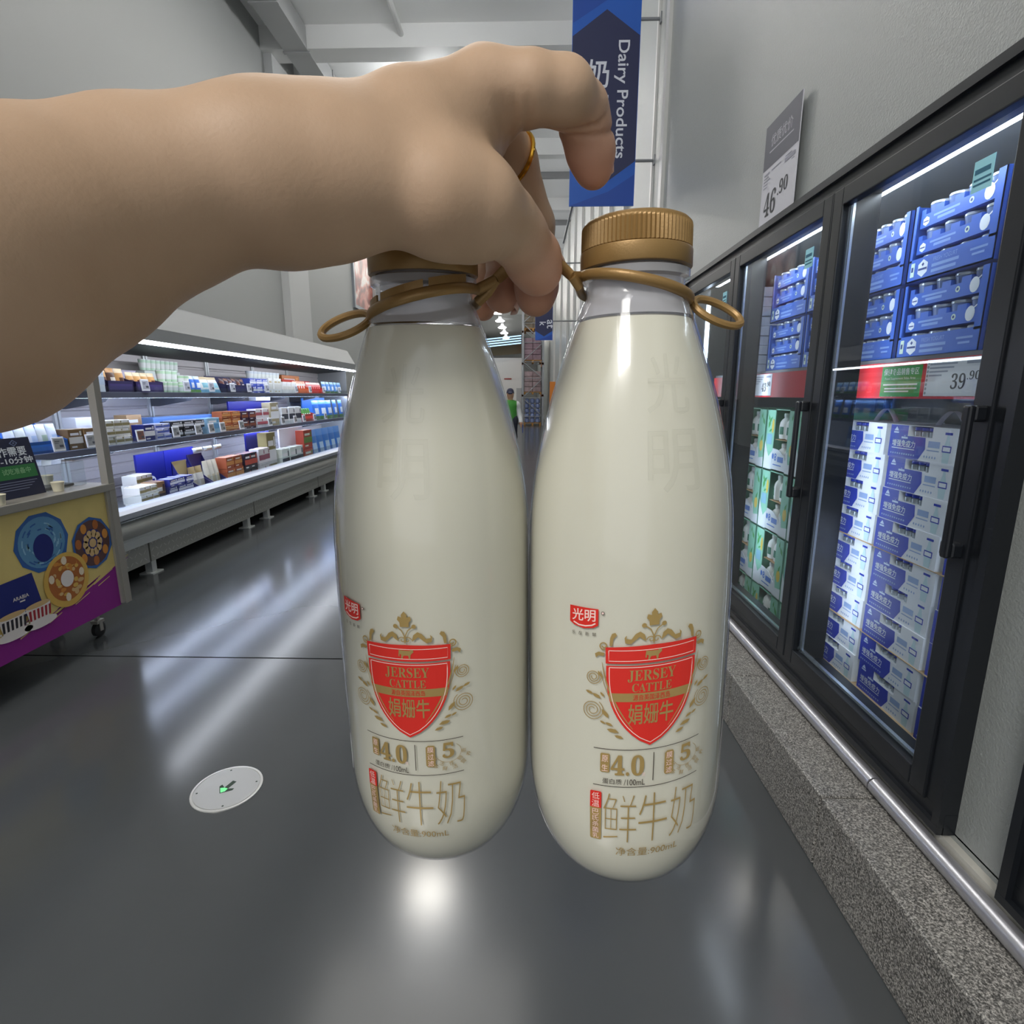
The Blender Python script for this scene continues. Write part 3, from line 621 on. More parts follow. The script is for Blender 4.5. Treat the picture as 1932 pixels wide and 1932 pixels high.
def shelf_price(y, w_, big, small, label):
    m = MB(); O = (1.350, y, 1.496); m.rect(0, 0, w_, .118, O, NY, Z_, 0, 0, .002)
    m.text(big, w_ * .48, .022, w_ * .24, .048, O, NY, Z_, 1, .0006); m.text(small, w_ * .74, .05, w_ * .2, .026, O, NY, Z_, 1, .0006)
    for y0, x1 in ((.1, .55), (.088, .5), (.076, .4), (.064, .3)): m.rect(w_ * .06, y0, w_ * x1, y0 + .005, O, NY, Z_, 2, .0006)
    m.rect(w_ * .7, .098, w_ * .95, .108, O, NY, Z_, 2, .0006)
    for k in range(8): m.disc(.008, .01 + k * .014, .005, .005, O, NY, Z_, 3, .0008, 8)
    tag(m.build('price_card', [cardw, darkt, mat('print_pale2', (150, 156, 172), .6), mat('chrome_clip', (240, 244, 250), .15, metal=.6)]), label, 'price card')
shelf_price(1.950, .245, '𝟑𝟗', '.𝟗𝟎', 'white price card reading 39.90 on the red strip behind the nearest glass door')
shelf_price(3.385, .24, '𝟒𝟑', '.𝟗𝟎', 'white price card reading 43.90 on the red strip behind the middle glass door')

# blue yogurt: display cases of cup packs
ybl = mat('yogurt_blue', (62, 104, 196), .45); ydk = mat('yogurt_navy', (44, 66, 128), .5); cupm = mat('cup_plastic', (112, 132, 176), .25); lidm = mat('foil_lid', (206, 214, 222), .22, metal=.5); yw = mat('print_white', (228, 234, 240), .5); ypale = mat('print_lightblue', (130, 164, 224), .5); mintw = mat('tag_mint', (206, 226, 206), .5)
def yogurt_case(lab):
    W = .40; t = thing('yogurt_case', lab, 'display case'); b = MB()
    b.box((0, 0, 0), (.26, W, .006)); b.box((0, 0, 0), (.006, W, .078)); b.box((0, 0, 0), (.26, .007, .262)); b.box((0, W - .007, 0), (.26, W, .262)); b.box((.255, 0, 0), (.26, W, .262)); b.box((0, 0, .07), (.004, .034, .262)); b.box((0, W - .02, .07), (.004, W, .262))
    O = (0, W, 0); hx = [(.085 + .028 * math.cos(a), .040 + .030 * math.sin(a)) for a in np.linspace(PI / 6, PI / 6 + 2 * PI, 7)[:-1]]
    b.poly(hx, O, NY, Z_, 1, .0008); b.rect(.063, .034, .107, .041, O, NY, Z_, 2, .0014); b.disc(.085, .053, .007, .007, O, NY, Z_, 2, .0014, 4)
    b.text('FRESH YOGURT', .135, .052, .11, .014, O, NY, Z_, 3, .0008); b.rect(.13, .034, .255, .044, O, NY, Z_, 3, .0008); b.rect(.13, .016, .245, .026, O, NY, Z_, 3, .0008); b.rect(.30, .046, .37, .053, O, NY, Z_, 3, .0008); b.rect(.31, .03, .36, .037, O, NY, Z_, 3, .0008)
    b.rect(.022, .018, .042, .066, O, NY, Z_, 4, .0008); b.rect(.026, .035, .036, .052, O, NY, Z_, 2, .0014)
    b.build('tray', [ybl, yw, ydk, ypale, mintw], t); return t
def yogurt_pack(lab, grp):
    W = .352; t = thing('yogurt_pack', lab, 'yogurt pack', group=grp); b = MB()
    b.box((0, 0, 0), (.16, W, .044)); O = (0, W, 0)
    for k in range(5):
        y = k * W / 4; a = max(0, y - .022); c = min(W, y + .018)
        b.box((0, a, .044), (.16, c, .062))
    hx = [(.03 + .017 * math.cos(a), .020 + .016 * math.sin(a)) for a in np.linspace(PI / 6, PI / 6 + 2 * PI, 7)[:-1]]
    b.poly(hx, O, NY, Z_, 1, .0008); b.rect(.018, .017, .042, .021, O, NY, Z_, 2, .0014)
    b.rect(.065, .026, .185, .033, O, NY, Z_, 3, .0008); b.rect(.085, .012, .165, .021, O, NY, Z_, 3, .0008); b.disc(.235, .026, .010, .010, O, NY, Z_, 4, .0008, 12); b.disc(.235, .026, .005, .005, O, NY, Z_, 2, .0012, 10)
    b.disc(.305, .028, .020, .024, O, NY, Z_, 1, .0008, 14); b.stroke([(.318, .044), (.33, .052), (.342, .056)], .004, O, NY, Z_, 1, .0008)
    b.build('sleeve', [ybl, yw, ydk, ypale, mintw], t)
    for k in range(4):
        y = W / 8 + k * W / 4; c = MB().lathe([(.012, .026), (.070, .033)], 18, (.038, y, 0)); c.lathe([(.070, .0335), (.0715, .0362), (.078, .0362), (.0805, .034), (.0805, .0002)], 18, (.040, y, 0), 1, close=False); c.build('cup', [cupm, lidm], t, smooth=True, label='blue cup with a shiny foil lid')
    return t
stacks = [(1.425, 1, 'at the right edge behind the first glass door', 'right edge of first door'), (1.842, 1, 'in the second stack behind the first glass door', 'second stack, first door'), (2.262, .8, 'in the far stack behind the first glass door', 'far stack, first door'), (2.592, .98, 'in the near stack behind the middle glass door', 'near stack, middle door'), (2.998, 1.05, 'in the far stack behind the middle glass door', 'far stack, middle door')]
c0 = p0 = None
for (y, sc, where, sw_) in stacks:
    for lv, nm in ((1, 'upper'), (0, 'lower')):
        lb_ = 'blue %s yogurt display case %s' % (nm, where)
        if c0 is None: c = c0 = yogurt_case(lb_)
        else: c = copy_tree(c0); c['label'] = lb_
        c['group'] = 'blue yogurt cases on the cooler rack'; z = 1.634 + lv * .272; c.location = (1.425, y, z); c.scale = (1, sc, 1)
        for row, rn in ((0, 'bottom'), (1, 'middle'), (2, 'top')):
            lb_ = 'blue four-cup yogurt pack, %s row, %s case, %s' % (rn, nm, sw_)
            if p0 is None: q = p0 = yogurt_pack(lb_, 'blue yogurt cup packs in the cooler')
            else: q = copy_tree(p0); q['label'] = lb_
            q.location = (1.435, y + .024 * sc, z + .008 + row * .088); q.scale = (1, sc, 1)

# blue and white drink boxes below
bwh = mat('box_white', (232, 234, 240), .45); bbl = mat('box_blue', (44, 62, 178), .4); bpl = mat('box_pale_blue', (150, 172, 214), .45); blt = mat('print_mint', (196, 220, 226), .5); glassb = mat('bottle_silver', (176, 184, 192), .2, metal=.5); capb = mat('cap_blue', (48, 70, 190), .35); dkin = mat('box_inside', (52, 56, 66), .7)
def drink_box(lab, grp):
    W, H_ = .335, .119; t = thing('drink_box', lab, 'drink box', group=grp); b = MB()
    b.box((0, 0, 0), (.2, W, .082)); b.box((0, 0, .082), (.2, .115, H_)); b.box((0, .238, .082), (.2, W, H_)); b.box((.05, .115, .082), (.2, .238, H_)); b.box((0, 0, H_), (.2, W, H_ + .0015))
    O = (0, W, 0); b.rect(0, 0, .097, H_, O, NY, Z_, 1, .0006); b.poly([(.097, 0), (.165, 0), (.195, .042), (.19, .0815), (.097, .0815)], O, NY, Z_, 1, .0006)
    b.rect(.0975, .083, .219, .118, (.0495, W, 0), NY, Z_, 5, .0006)
    b.text('增强免疫力', .018, .040, .125, .026, O, NY, Z_, 2, .0012, .012); b.rect(.018, .033, .142, .036, O, NY, Z_, 2, .0012); b.rect(.066, .071, .10, .078, O, NY, Z_, 4, .0012); b.poly([(.078, .080), (.083, .083), (.088, .080)], O, NY, Z_, 4, .0012)
    for k in range(11): b.rect(.014 + k * .0125, .012, .021 + k * .0125, .018, O, NY, Z_, 3, .0012)
    b.poly([(.026, .104), (.034, .113), (.042, .104), (.046, .098), (.022, .098)], O, NY, Z_, 4, .0012); b.rect(.02, .089, .048, .095, O, NY, Z_, 4, .0012)
    b.rect(.207, .05, .262, .072, O, NY, Z_, 3, .0009); b.rect(.203, .038, .262, .042, O, NY, Z_, 3, .0009)
    for k in range(5): b.disc(.196 + k * .013, .017, .0035, .0045, O, NY, Z_, 3, .0009, 8)
    b.poly([(.281, .004), (.309, .004), (.313, .05), (.302, .082), (.300, .098), (.290, .098), (.288, .082), (.277, .05)], O, NY, Z_, 6, .0009); b.rect(.279, .098, .312, .106, O, NY, Z_, 1, .0012); b.rect(.275, .040, .315, .062, O, NY, Z_, 1, .0012); b.rect(.279, .044, .311, .058, O, NY, Z_, 0, .0015)
    b.build('carton', [bwh, bbl, yw, bpl, mat('print_sky', (206, 220, 246), .5), dkin, blt], t, label='white carton with a blue front and a cut-out window')
    for k in range(3):
        y = .139 + k * .0375; c = MB().lathe([(.076, .0155), (.100, .0165), (.104, .0115)], 12, (.026, y, 0)); c.lathe([(.104, .0165), (.114, .0165), (.115, .0155)], 12, (.026, y, 0), 1); c.build('bottle', [glassb, capb], t, smooth=True, label='small bottle showing in the window')
    return t
cols = [(1.468, 'right-hand'), (1.828, 'centre'), (2.190, 'left-hand')]; d0 = None
ordn = ['top', 'second', 'third', 'fourth', 'fifth', 'sixth', 'seventh', 'eighth', 'ninth', 'tenth', 'lowest']
zt = 1.392; seps = {4, 7, 9}; tops = []
z = zt
zs_ = []; strap_on = []
for r in range(11):
    if r in seps: z -= .004
    z -= .1205; zs_.append(z)
for (y, cn) in cols:
    for r in range(11):
        lb_ = 'blue and white drink box, %s in the %s stack behind the first door' % (ordn[r], cn)
        if d0 is None: b = d0 = drink_box(lb_, 'drink boxes behind the first glass door')
        else: b = copy_tree(d0); b['label'] = lb_
        b.location = (1.40 + RNG.uniform(-.006, .006), y + RNG.uniform(-.004, .004), zs_[r] - .0)
        if r == 0: strap_on.append(b)
for b in strap_on: MB().tube([(.10, .10 + .135 * k / 14, .1205 + .052 * math.sin(PI * k / 14)) for k in range(15)], .011, 8, flat=.12, updir=(1, 0, 0)).build('carry_strap', mat('strap_white', (214, 212, 228), .5), b, smooth=True, label='pale looped carrying strap')
for r in seps: tag(MB().box((1.392, 1.46, zs_[r] + .1218), (1.60, 2.53, zs_[r] + .1245)).build('cardboard_sheet', mat('tan_card', (190, 160, 122), .7)), 'tan cardboard sheet between drink boxes, under the %s row' % ordn[r - 1], 'cardboard sheet')

# green crates of white bottles behind the middle door
crm = mat('crate_mint', (152, 214, 188), .5); crl = mat('crate_leaf', (84, 168, 92), .5); cry = mat('crate_yellow', (232, 206, 96), .5); crw = mat('crate_white', (232, 238, 244), .5); crb = mat('crate_blue', (96, 136, 216), .5)
hd = mat('white_jug', (236, 238, 236), .3, sss=.1); hlab = mat('jug_label', (64, 128, 104), .5)
def crate(lab, grp):
    W, H_ = .365, .34; t = thing('bottle_crate', lab, 'crate', group=grp); b = MB()
    b.box((0, 0, 0), (.3, W, .006)); b.box((0, 0, 0), (.3, .006, H_), 0); b.box((0, W - .006, 0), (.3, W, H_), 0); b.box((.29, 0, 0), (.3, W, H_)); b.box((0, 0, H_ - .006), (.3, W, H_))
    O = (0, W, 0); b.rect(0, 0, .105, H_, O, NY, Z_, 0, 0, .004); b.rect(.27, 0, W, H_, O, NY, Z_, 0, 0, .004); b.poly([(.105, 0), (.27, 0), (.27, .062), (.25, .088), (.225, .098), (.2, .112), (.17, .118), (.105, .122)], O, NY, Z_, 2, 0, .004)
    b.poly([(0, 0), (.105, 0), (.105, .11), (.06, .07), (.03, .11), (.0, .16)], O, NY, Z_, 2, .0008); b.poly([(.27, 0), (W, 0), (W, .06), (.3, .05), (.285, .12), (.27, .10)], O, NY, Z_, 2, .0008)
    for (x, y, a, l) in ((.04, .26, 1.2, .07), (.055, .28, .8, .05), (.03, .29, 2, .045), (.06, .22, .4, .04), (.335, .27, 2.2, .06), (.31, .30, 1.4, .04), (.33, .17, 1.1, .05)):
        b.poly([(x + l * (u * math.cos(a) - v * math.sin(a)), y + l * (u * math.sin(a) + v * math.cos(a))) for u, v in ((-.5, 0), (-.1, .18), (.5, 0), (-.1, -.18))], O, NY, Z_, 3, .001)
    b.disc(.085, .245, .014, .04, O, NY, Z_, 4, .0009); b.disc(.325, .125, .022, .034, O, NY, Z_, 4, .0009)
    b.rect(.02, .14, .085, .20, O, NY, Z_, 6, .001)
    b.text('8', .135, .055, .028, .042, O, NY, Z_, 5, .001, .02); b.rect(.175, .052, .245, .082, O, NY, Z_, 5, .001); b.rect(.125, .030, .225, .036, O, NY, Z_, 5, .001); b.disc(.118, .078, .012, .016, O, NY, Z_, 5, .001)
    b.build('case', [crm, crm, crw, crl, cry, crb, mat('print_aqua', (140, 190, 214), .5)], t, label='mint carton printed with leaves and lemons, white lip in front')
    MB().box((.01, .10, .170), (.28, .262, .173)).build('divider', mat('tan_card', (190, 160, 122), .7), t, label='tan cardboard layer between the bottles')
    return t
def jug(lab, grp):
    b = MB()
    prof = [(0, .020), (.004, .030), (.03, .0325), (.075, .033), (.095, .030), (.108, .023), (.116, .0155), (.122, .0145), (.123, .0165), (.141, .0165), (.1425, .0155)]
    V = []; n = 20
    b.lathe(prof, n)
    b.v = [(x, y, z) if z > .108 else (x * (1 + .10 * (abs(math.cos(2 * math.atan2(y, x))) < .5)), y * (1 + .10 * (abs(math.cos(2 * math.atan2(y, x))) < .5)), z) for x, y, z in b.v]
    t = thing('milk_jug', lab, 'bottle', group=grp); b.build('jug_body', hd, t, smooth=True)
    l = MB(); l.add([(.0343 * math.cos(a), .0343 * math.sin(a), z) for z in (.028, .07) for a in np.linspace(PI * .72, PI * 1.28, 9)], [(i, i + 9, i + 10, i + 1) for i in range(8)]); l.build('paper_label', hlab, t, label='green label')
    return t
k0 = j0 = None
for (y, cn, sy) in ((2.530, 'nearest', 1), (2.905, 'middle', 1), (3.282, 'farthest', 1)):
    for r in range(4):
        z = 1.428 - .345 * (r + 1); rn = ('top', 'second', 'third', 'bottom')[r]
        lb_ = 'mint green crate of white bottles, %s in the %s stack behind the middle door' % (rn, cn)
        if k0 is None: c = k0 = crate(lb_, 'green bottle crates behind the middle glass door')
        else: c = copy_tree(k0); c['label'] = lb_
        c.location = (1.40, y, z)
        for lay, ln in ((0, 'lower'), (1, 'upper')):
            for q in range(2):
                lb_ = 'white bottle in the %s layer of the %s crate, %s stack behind the middle door' % (ln, rn, cn)
                if j0 is None: j = j0 = jug(lb_, 'x')
                else: j = copy_tree(j0); j['label'] = lb_
                j['group'] = 'white bottles, %s layer, %s crate of the %s stack' % (ln, rn, cn)
                j.location = (1.448, y + .142 + q * .078, z + (.0075 if lay == 0 else .1745)); j.rotation_euler = (0, 0, RNG.uniform(-.5, .5))
w0 = None
for r in range(9):
    m = MB().box((0, 0, 0), (.3, .42, .055)); m.rect(.02, .012, .38, .03, (0, .42, 0), NY, Z_, 1, .0008); m.rect(0, .046, .42, .055, (0, .42, 0), NY, Z_, 2, .0008)
    o = m.build('white_tray', [bwh, mat('print_ice', (190, 206, 228), .5), mat('tray_rim', (200, 210, 222), .4)], bevel=.003); o.location = (1.42, 3.66 + .01 * (r % 2), 1.634 + r * .058)
    tag(o, 'flat white tray, %s from the top of the pile behind the farthest door' % ('first second third fourth fifth sixth seventh eighth ninth'.split()[8 - r]), 'tray', 'white trays behind the farthest door')
for r in range(6):
    m = MB().box((0, 0, 0), (.3, .42, .21)); m.rect(.03, .05, .3, .15, (0, .42, 0), NY, Z_, 1, .0008)
    o = m.build('white_carton', [bwh, bpl], bevel=.004); o.location = (1.42, 3.66, .048 + r * .214)
    tag(o, 'white carton, %s from the bottom behind the farthest door' % ('first second third fourth fifth sixth'.split()[r]), 'carton', 'white cartons behind the farthest door')

# ------------------------------------------------------------------ signs
navy = mat('banner_navy', (38, 44, 84), .5); royal = mat('banner_blue', (30, 92, 190), .45); royal2 = mat('banner_blue_deep', (26, 74, 168), .45); wlet = mat('letter_pale', (220, 224, 236), .5)
def banner(x0, x1, z0, z1, y, hexagon, texts, label, grp=None):
    t = thing('hanging_banner', label, 'banner', (0, y, 0)); b = MB(); b.box((x0, 0, z0), (x1, .012, z1))
    O = (0, 0, 0); (a, bt, sh) = hexagon; xm = (x0 + x1) / 2; e = .004
    b.poly([(xm, a), (x0 + e, a - sh), (x0 + e, bt + sh), (xm, bt), (x1 - e, bt + sh), (x1 - e, a - sh)], O, X_, Z_, 1, .001)
    b.poly([(x0 + e, z0 + e), (x1 - e, z0 + e), (x1 - e, bt + sh * .45), (xm + .1 * (x1 - x0), z0 + (bt - z0) * .7)], O, X_, Z_, 3, .0006)
    b.poly([(x0 + e, z1), (x0 + e, a - sh * .5), (xm, a + sh * .35), (xm + .25 * (x1 - x0), z1)], O, X_, Z_, 3, .0006)
    for f in texts: f(b, O)
    b.build('panel', [royal, navy, wlet, royal2], t)
    for z in (z0 + .38, z0 + 1.5): r = MB(); r.tube([(x1, .006, z), (WX - .0, .006, z)], .014, 8); r.box((WX - .012, -.03, z - .04), (WX, .04, z + .04)); r.build('wall_bracket', mat('bracket_grey', (150, 152, 156), .4, metal=.5), t)
    return t
def dairy(b, O):
    b.text('Dairy Products', 4.565 * -1, .775, .94, .13, O, (0, 0, -1), X_, 2, .002, .012)
    b.text('奶', .530, 4.19, .20, .23, O, X_, Z_, 2, .002, .015); b.text('制', .530, 3.91, .20, .23, O, X_, Z_, 2, .002, .015); b.text('品', .530, 3.63, .20, .23, O, X_, Z_, 2, .002, .015)
dairy_b = banner(.395, .995, 3.225, 5.10, 5.65, (4.80, 3.40, .20), [dairy], 'blue wall banner reading Dairy Products, behind the curled index finger')
def meat(b, O):
    b.text('at', -3.02, .43, .17, .13, O, (0, 0, -1), X_, 2, .002, .01); b.text('k', -2.98, .28, .08, .13, O, (0, 0, -1), X_, 2, .002, .01)
banner(.19, .55, 2.615, 4.2, 12.0, (3.85, 2.69, .11), [meat], 'small far blue banner hanging just below the fingertips, between the bottles')
_e = onY(1063, 458, 6.9); MB().tube([(.43, .006, 3.24), (_e[0], 1.25, _e[2])], .012, 6).build('tie_rod', MATS['bracket_grey'], dairy_b)
# meat picture on the left wall
pm = bpy.data.materials.new('meat_picture'); pm.use_nodes = True; nt = pm.node_tree; p = nt.nodes['Principled BSDF']; p.inputs['Roughness'].default_value = .35
tc = nt.nodes.new('ShaderNodeTexCoord'); n1 = nt.nodes.new('ShaderNodeTexNoise'); n1.inputs['Scale'].default_value = 1.6; n1.inputs['Detail'].default_value = 6; n1.inputs['Distortion'].default_value = 1.2; r1 = nt.nodes.new('ShaderNodeValToRGB')
for q, c in zip((0, 1), ((110, 40, 36), (236, 226, 220))): r1.color_ramp.elements[q].color = (*lin(c), 1)
r1.color_ramp.elements[0].position = .38; r1.color_ramp.elements[1].position = .62; e_ = r1.color_ramp.elements.new(.5); e_.color = (*lin((196, 120, 104)), 1)
nt.links.new(tc.outputs['Object'], n1.inputs[0]); nt.links.new(n1.outputs[0], r1.inputs[0]); nt.links.new(r1.outputs[0], p.inputs['Base Color'])
b = MB().box((LX, 14.7, 3.68), (LX + .06, 17.6, 5.2)); b.rect(14.78, 3.76, 17.52, 5.12, (LX + .06, 0, 0), Y_, Z_, 1, .002)
tag(b.build('wall_picture', [mat('frame_silver', (150, 156, 164), .35, metal=.4), pm]), 'framed picture of marbled red meat high on the left wall, behind the left bottle cap', 'picture')

# ------------------------------------------------------------------ open refrigerated multideck along the left wall
steel = mat('case_steel', (206, 209, 208), .32, metal=.25); roll = mat('case_roll', (178, 180, 176), .34, metal=.25); whitec = mat('case_white', (196, 200, 212), .35); cano = mat('canopy_grey', (152, 155, 157), .45); cano2 = mat('canopy_under', (150, 153, 155), .45); dark = mat('case_dark', (62, 64, 68), .5); backm = mat('case_back', (186, 180, 180), .42, metal=.15); tread = mat('tread_plate', (176, 176, 170), .36, metal=.25)
case = thing('refrigerated_case', 'long open grey refrigerated wall case full of packs, along the left wall', 'display case'); CY0, CY1 = 1.6, 10.95
def ext(prof, mi=0, y0=CY0, y1=CY1):
    m = MB(); n = len(prof); V = [(x, y0, z) for x, z in prof] + [(x, y1, z) for x, z in prof]
    m.add(V, [(i, (i + 1) % n, n + (i + 1) % n, n + i) for i in range(n)] + [tuple(reversed(range(n))), tuple(range(n, 2 * n))], mi); return m
ext([(-4.14, .34), (-4.062, .34)] + [q for z in np.arange(.5, 1.94, .11) for q in ((-4.062, z), (-4.05, z + .012), (-4.05, z + .085), (-4.062, z + .097))] + [(-4.062, 1.98), (-4.14, 1.98)]).build('back_panel', backm, case, label='grey ribbed back panel')
ext([(-4.2, .30), (-3.12, .30), (-3.12, .36), (-3.18, .42), (-3.7, .44), (-4.06, .46), (-4.2, .46)]).build('base_tank', steel, case)
ext([(-3.11, .545), (-3.07, .555), (-3.06, .60), (-3.09, .625), (-3.20, .625), (-3.22, .42), (-3.18, .42), (-3.16, .53)]).build('front_ledge', whitec, case, label='white front ledge')
ro = ext([(-3.16 + .085 * math.cos(a), .46 + .085 * math.sin(a)) for a in np.linspace(-1.45, 1.45, 12)]); ro.build('rolled_bumper', roll, case, smooth=True, label='rounded steel bumper roll')
ro = ext([(-3.17 + .05 * math.cos(a), .375 + .05 * math.sin(a)) for a in np.linspace(-1.5, 1.5, 10)]); ro.build('lower_roll', steel, case, smooth=True)
MB().box((-3.108, CY0, .537), (-3.072, CY1, .547)).build('ledge_trim', silverm, case, label='bright trim line under the ledge')
for y0, y1 in ((1.7, 4.42), (4.44, 6.26), (6.28, 8.3), (8.32, 10.9)):
    k = MB().box((-3.205, y0, .11), (-3.185, y1, .325))
    for i in range(int((y1 - y0) / .055)):
        for j in range(3):
            a = .7 if (i + j) % 2 else -.7; yy = y0 + .03 + i * .055; zz = .15 + j * .06; dy, dz = .018 * math.cos(a), .018 * math.sin(a); V = [(-3.183, yy - dy + dz * .22, zz - dz - dy * .22), (-3.183, yy + dy + dz * .22, zz + dz - dy * .22), (-3.183, yy + dy - dz * .22, zz + dz + dy * .22), (-3.183, yy - dy - dz * .22, zz - dz + dy * .22)]; k.add(V, [(0, 1, 2, 3)], 1)
    k.build('kick_plate', [tread, mat('tread_rib', (210, 210, 205), .3, metal=.25)], case)
for y in (2.5, 4.47, 6.13, 6.63, 8.1, 8.6, 10.5): lg = MB().box((-3.25, y - .03, 0), (-3.19, y + .03, .12)); lg.box((-3.28, y - .07, 0), (-3.16, y + .07, .012)); lg.build('leg', steel, case)
ext([(-4.2, 0.13), (-3.4, .13), (-3.4, .30), (-4.2, .30)]).build('plinth', dark, case)
ext([(-4.2, 1.98), (-3.36, 1.98), (-3.30, 2.05), (-3.30, 2.07), (-3.44, 2.32), (-3.48, 2.34), (-4.2, 2.34)]).build('canopy', cano, case, label='sloping grey canopy over the case')
ext([(-3.32, 1.965), (-3.286, 1.965), (-3.286, 2.075), (-3.32, 2.075)]).build('canopy_lip', cano2, case)
ext([(-3.345, 1.935), (-3.30, 1.935), (-3.30, 1.962), (-3.345, 1.962)], y0=4.5).build('light_strip', mat('case_led', (238, 244, 255), .5, emit=16), case, label='white light strip under the canopy')
ext([(-4.06, 1.90), (-3.40, 1.955), (-3.40, 1.978), (-4.06, 1.975)]).build('air_duct', dark, case)
for z, x in ((1.49, -3.50), (1.05, -3.47)):
    sh = ext([(x - .52, z + .0), (x, z + .0), (x, z + .028), (x - .52, z + .028)]); o = sh.build('shelf', mat('shelf_steel', (112, 116, 128), .4, metal=.4), case)
    ext([(x, z - .012), (x + .013, z - .017), (x + .016, z + .032), (x, z + .036)]).build('price_rail', mat('rail_slate', (92, 96, 112), .4), o, label='dark price rail')
    ext([(x - .040, z - .019), (x - .010, z - .019), (x - .010, z - .002), (x - .040, z - .002)]).build('shelf_lamp', mat('shelf_led', (212, 226, 255), .5, emit=24), o, label='thin light strip under the shelf edge')
    ext([(x + .0005, z - .0205), (x + .013, z - .0205), (x + .013, z - .0172), (x + .0005, z - .0172)]).build('rail_lit_edge', silverm, o, label='thin silver strip added as the lit edge under the price rail')  # silver strip added to imitate the rail's lit bottom edge
    ext([(x + .010, z + .03), (x + .013, z + .03), (x + .013, z + .085), (x + .010, z + .085)]).build('clear_lip', paneg, o, label='clear upright lip')
for y in (2.3, 3.5, 4.72, 5.95, 7.1, 8.3, 9.5):
    u = MB(); u.box((-4.06, y - .035, .5), (-4.03, y - .008, 1.97)); u.box((-4.06, y + .008, .5), (-4.03, y + .035, 1.97)); u.build('upright', steel, case)
    for z in (1.49, 1.05):
        br = MB(); V = [(-4.04, y - .004, z), (-3.55, y - .004, z), (-3.6, y - .004, z - .05), (-3.95, y - .004, z - .11), (-4.04, y - .004, z - .11)]; W = [(a, b + .012, c) for a, b, c in V]; br.add(V + W, [(0, 1, 2, 3, 4), (9, 8, 7, 6, 5)] + [(i, i + 5, (i + 1) % 5 + 5, (i + 1) % 5) for i in range(5)])
        br.build('shelf_bracket', mat('bracket_dark', (96, 98, 104), .5, metal=.3), case)
ext([(-3.165, .60), (-3.160, .60), (-3.160, .70), (-3.165, .70)]).build('front_glass', paneg, case, label='low clear glass guard along the ledge')
for y in (CY0 - .03, CY1): MB().box((-4.2, y, .1), (-3.12, y + .03, .62)).build('end_panel', cano2, case); MB().box((-4.2, y, .62), (-3.5, y + .03, 2.0)).build('end_panel', cano2, case)

# goods: kinds of pack, all facing +X, local origin at front bottom corner (y grows away from the viewer)
PM = {}
def C(r, g, b): 
    k = (r, g, b)
    if k not in PM: PM[k] = mat('pack_%d_%d_%d' % k, k, .4)
    return PM[k]
def FX(b, y0, z0, y1, z1, mi, x=0., off=.0012): b.rect(y0, z0, y1, z1, (x, 0, 0), Y_, Z_, mi, off)
def place(t, Xf, y, z): t.location = (Xf, y, z); return t
def tray_box(name, label, cat, Xf, y0, y1, z, hb, hf, col, inner, pouches, grp=None, mark=None, d=.26):
    """open display carton: low front, high back board, goods standing in it"""
    W = y1 - y0; t = thing(name, label, cat, (Xf, y0, z), group=grp); b = MB()
    b.box((-d, 0, 0), (0, W, .006)); b.box((-.006, 0, 0), (0, W, hf)); b.box((-d, 0, 0), (-d + .006, W, hb)); 
    for y in (0, W - .006): b.add([(-d, y, 0), (0, y, 0), (0, y, hf), (-d * .8, y, hb * .72), (-d, y, hb), (-d, y + .006, 0), (0, y + .006, 0), (0, y + .006, hf), (-d * .8, y + .006, hb * .72), (-d, y + .006, hb)], [(0, 1, 2, 3, 4), (9, 8, 7, 6, 5), (0, 5, 6, 1), (1, 6, 7, 2), (2, 7, 8, 3), (3, 8, 9, 4), (4, 9, 5, 0)])
    FX(b, 0, hf + .01, W, hb, 1, -d + .006); FX(b, W * .06, hf * .25, W * .94, hf * .75, 2)
    if mark: b.disc(mark, hf * .55, hf * .32, hf * .32, (0, 0, 0), Y_, Z_, 1, .002, 14)
    b.build('carton', [C(*col), C(*inner), C(*[min(255, int(c * 1.25 + 12)) for c in col])], t)
    n = max(2, int(W / .085)); g = MB()
    for i in range(n):
        o = pouch_mesh(W / n * .95, hb * .84, .06, pouches[i % len(pouches)]); o.parent = t; o.location = (-d * .28, W * (i + .5) / n, .008); o.rotation_euler = (0, -.10, 0)
    return t
def pouch_mesh(w, h, d, cols, name='pouch'):
    b = MB(); n = 10; V = []
    for sg in (1, -1):
        for i in range(n + 1):
            for j in range(n + 1):
                u, v = i / n, j / n; t = (math.sin(PI * u) ** .6) * (math.sin(PI * v) ** .6) * d / 2
                V.append((sg * t, (u - .5) * w * (1 - .06 * math.sin(PI * v)), v * h))
    F_ = []; M_ = []
    for s_ in (0, 1):
        o = s_ * (n + 1) ** 2
        for i in range(n):
            for j in range(n):
                q = [o + i * (n + 1) + j, o + (i + 1) * (n + 1) + j, o + (i + 1) * (n + 1) + j + 1, o + i * (n + 1) + j + 1]; F_.append(tuple(q if s_ == 0 else q[::-1])); M_.append(2 if j >= 8 else (1 if (3 <= j <= 5 and 2 <= i <= 7) else (3 if j < 2 else 0)))
    b.v = V; b.f = F_; b.m = M_
    return b.build(name, [C(*cols[0]), C(*cols[1]), C(*cols[2 % len(cols)]), C(*cols[3 % len(cols)])], None, smooth=True)
def pouches(name, label, cat, grp, Xf, y0, y1, z, h, n, cols, lean=-.12):
    first = None
    for i in range(n):
        y = y0 + (y1 - y0) * (i + .5) / n; w_ = (y1 - y0) / n * .94
        if first is None: o = first = pouch_mesh(w_, h, .05, cols, name)
        else: o = first.copy(); COL.objects.link(o)
        o.location = (Xf - .04, y, z); o.rotation_euler = (0, lean, RNG.uniform(-.12, .12)); tag(o, label, cat, grp)
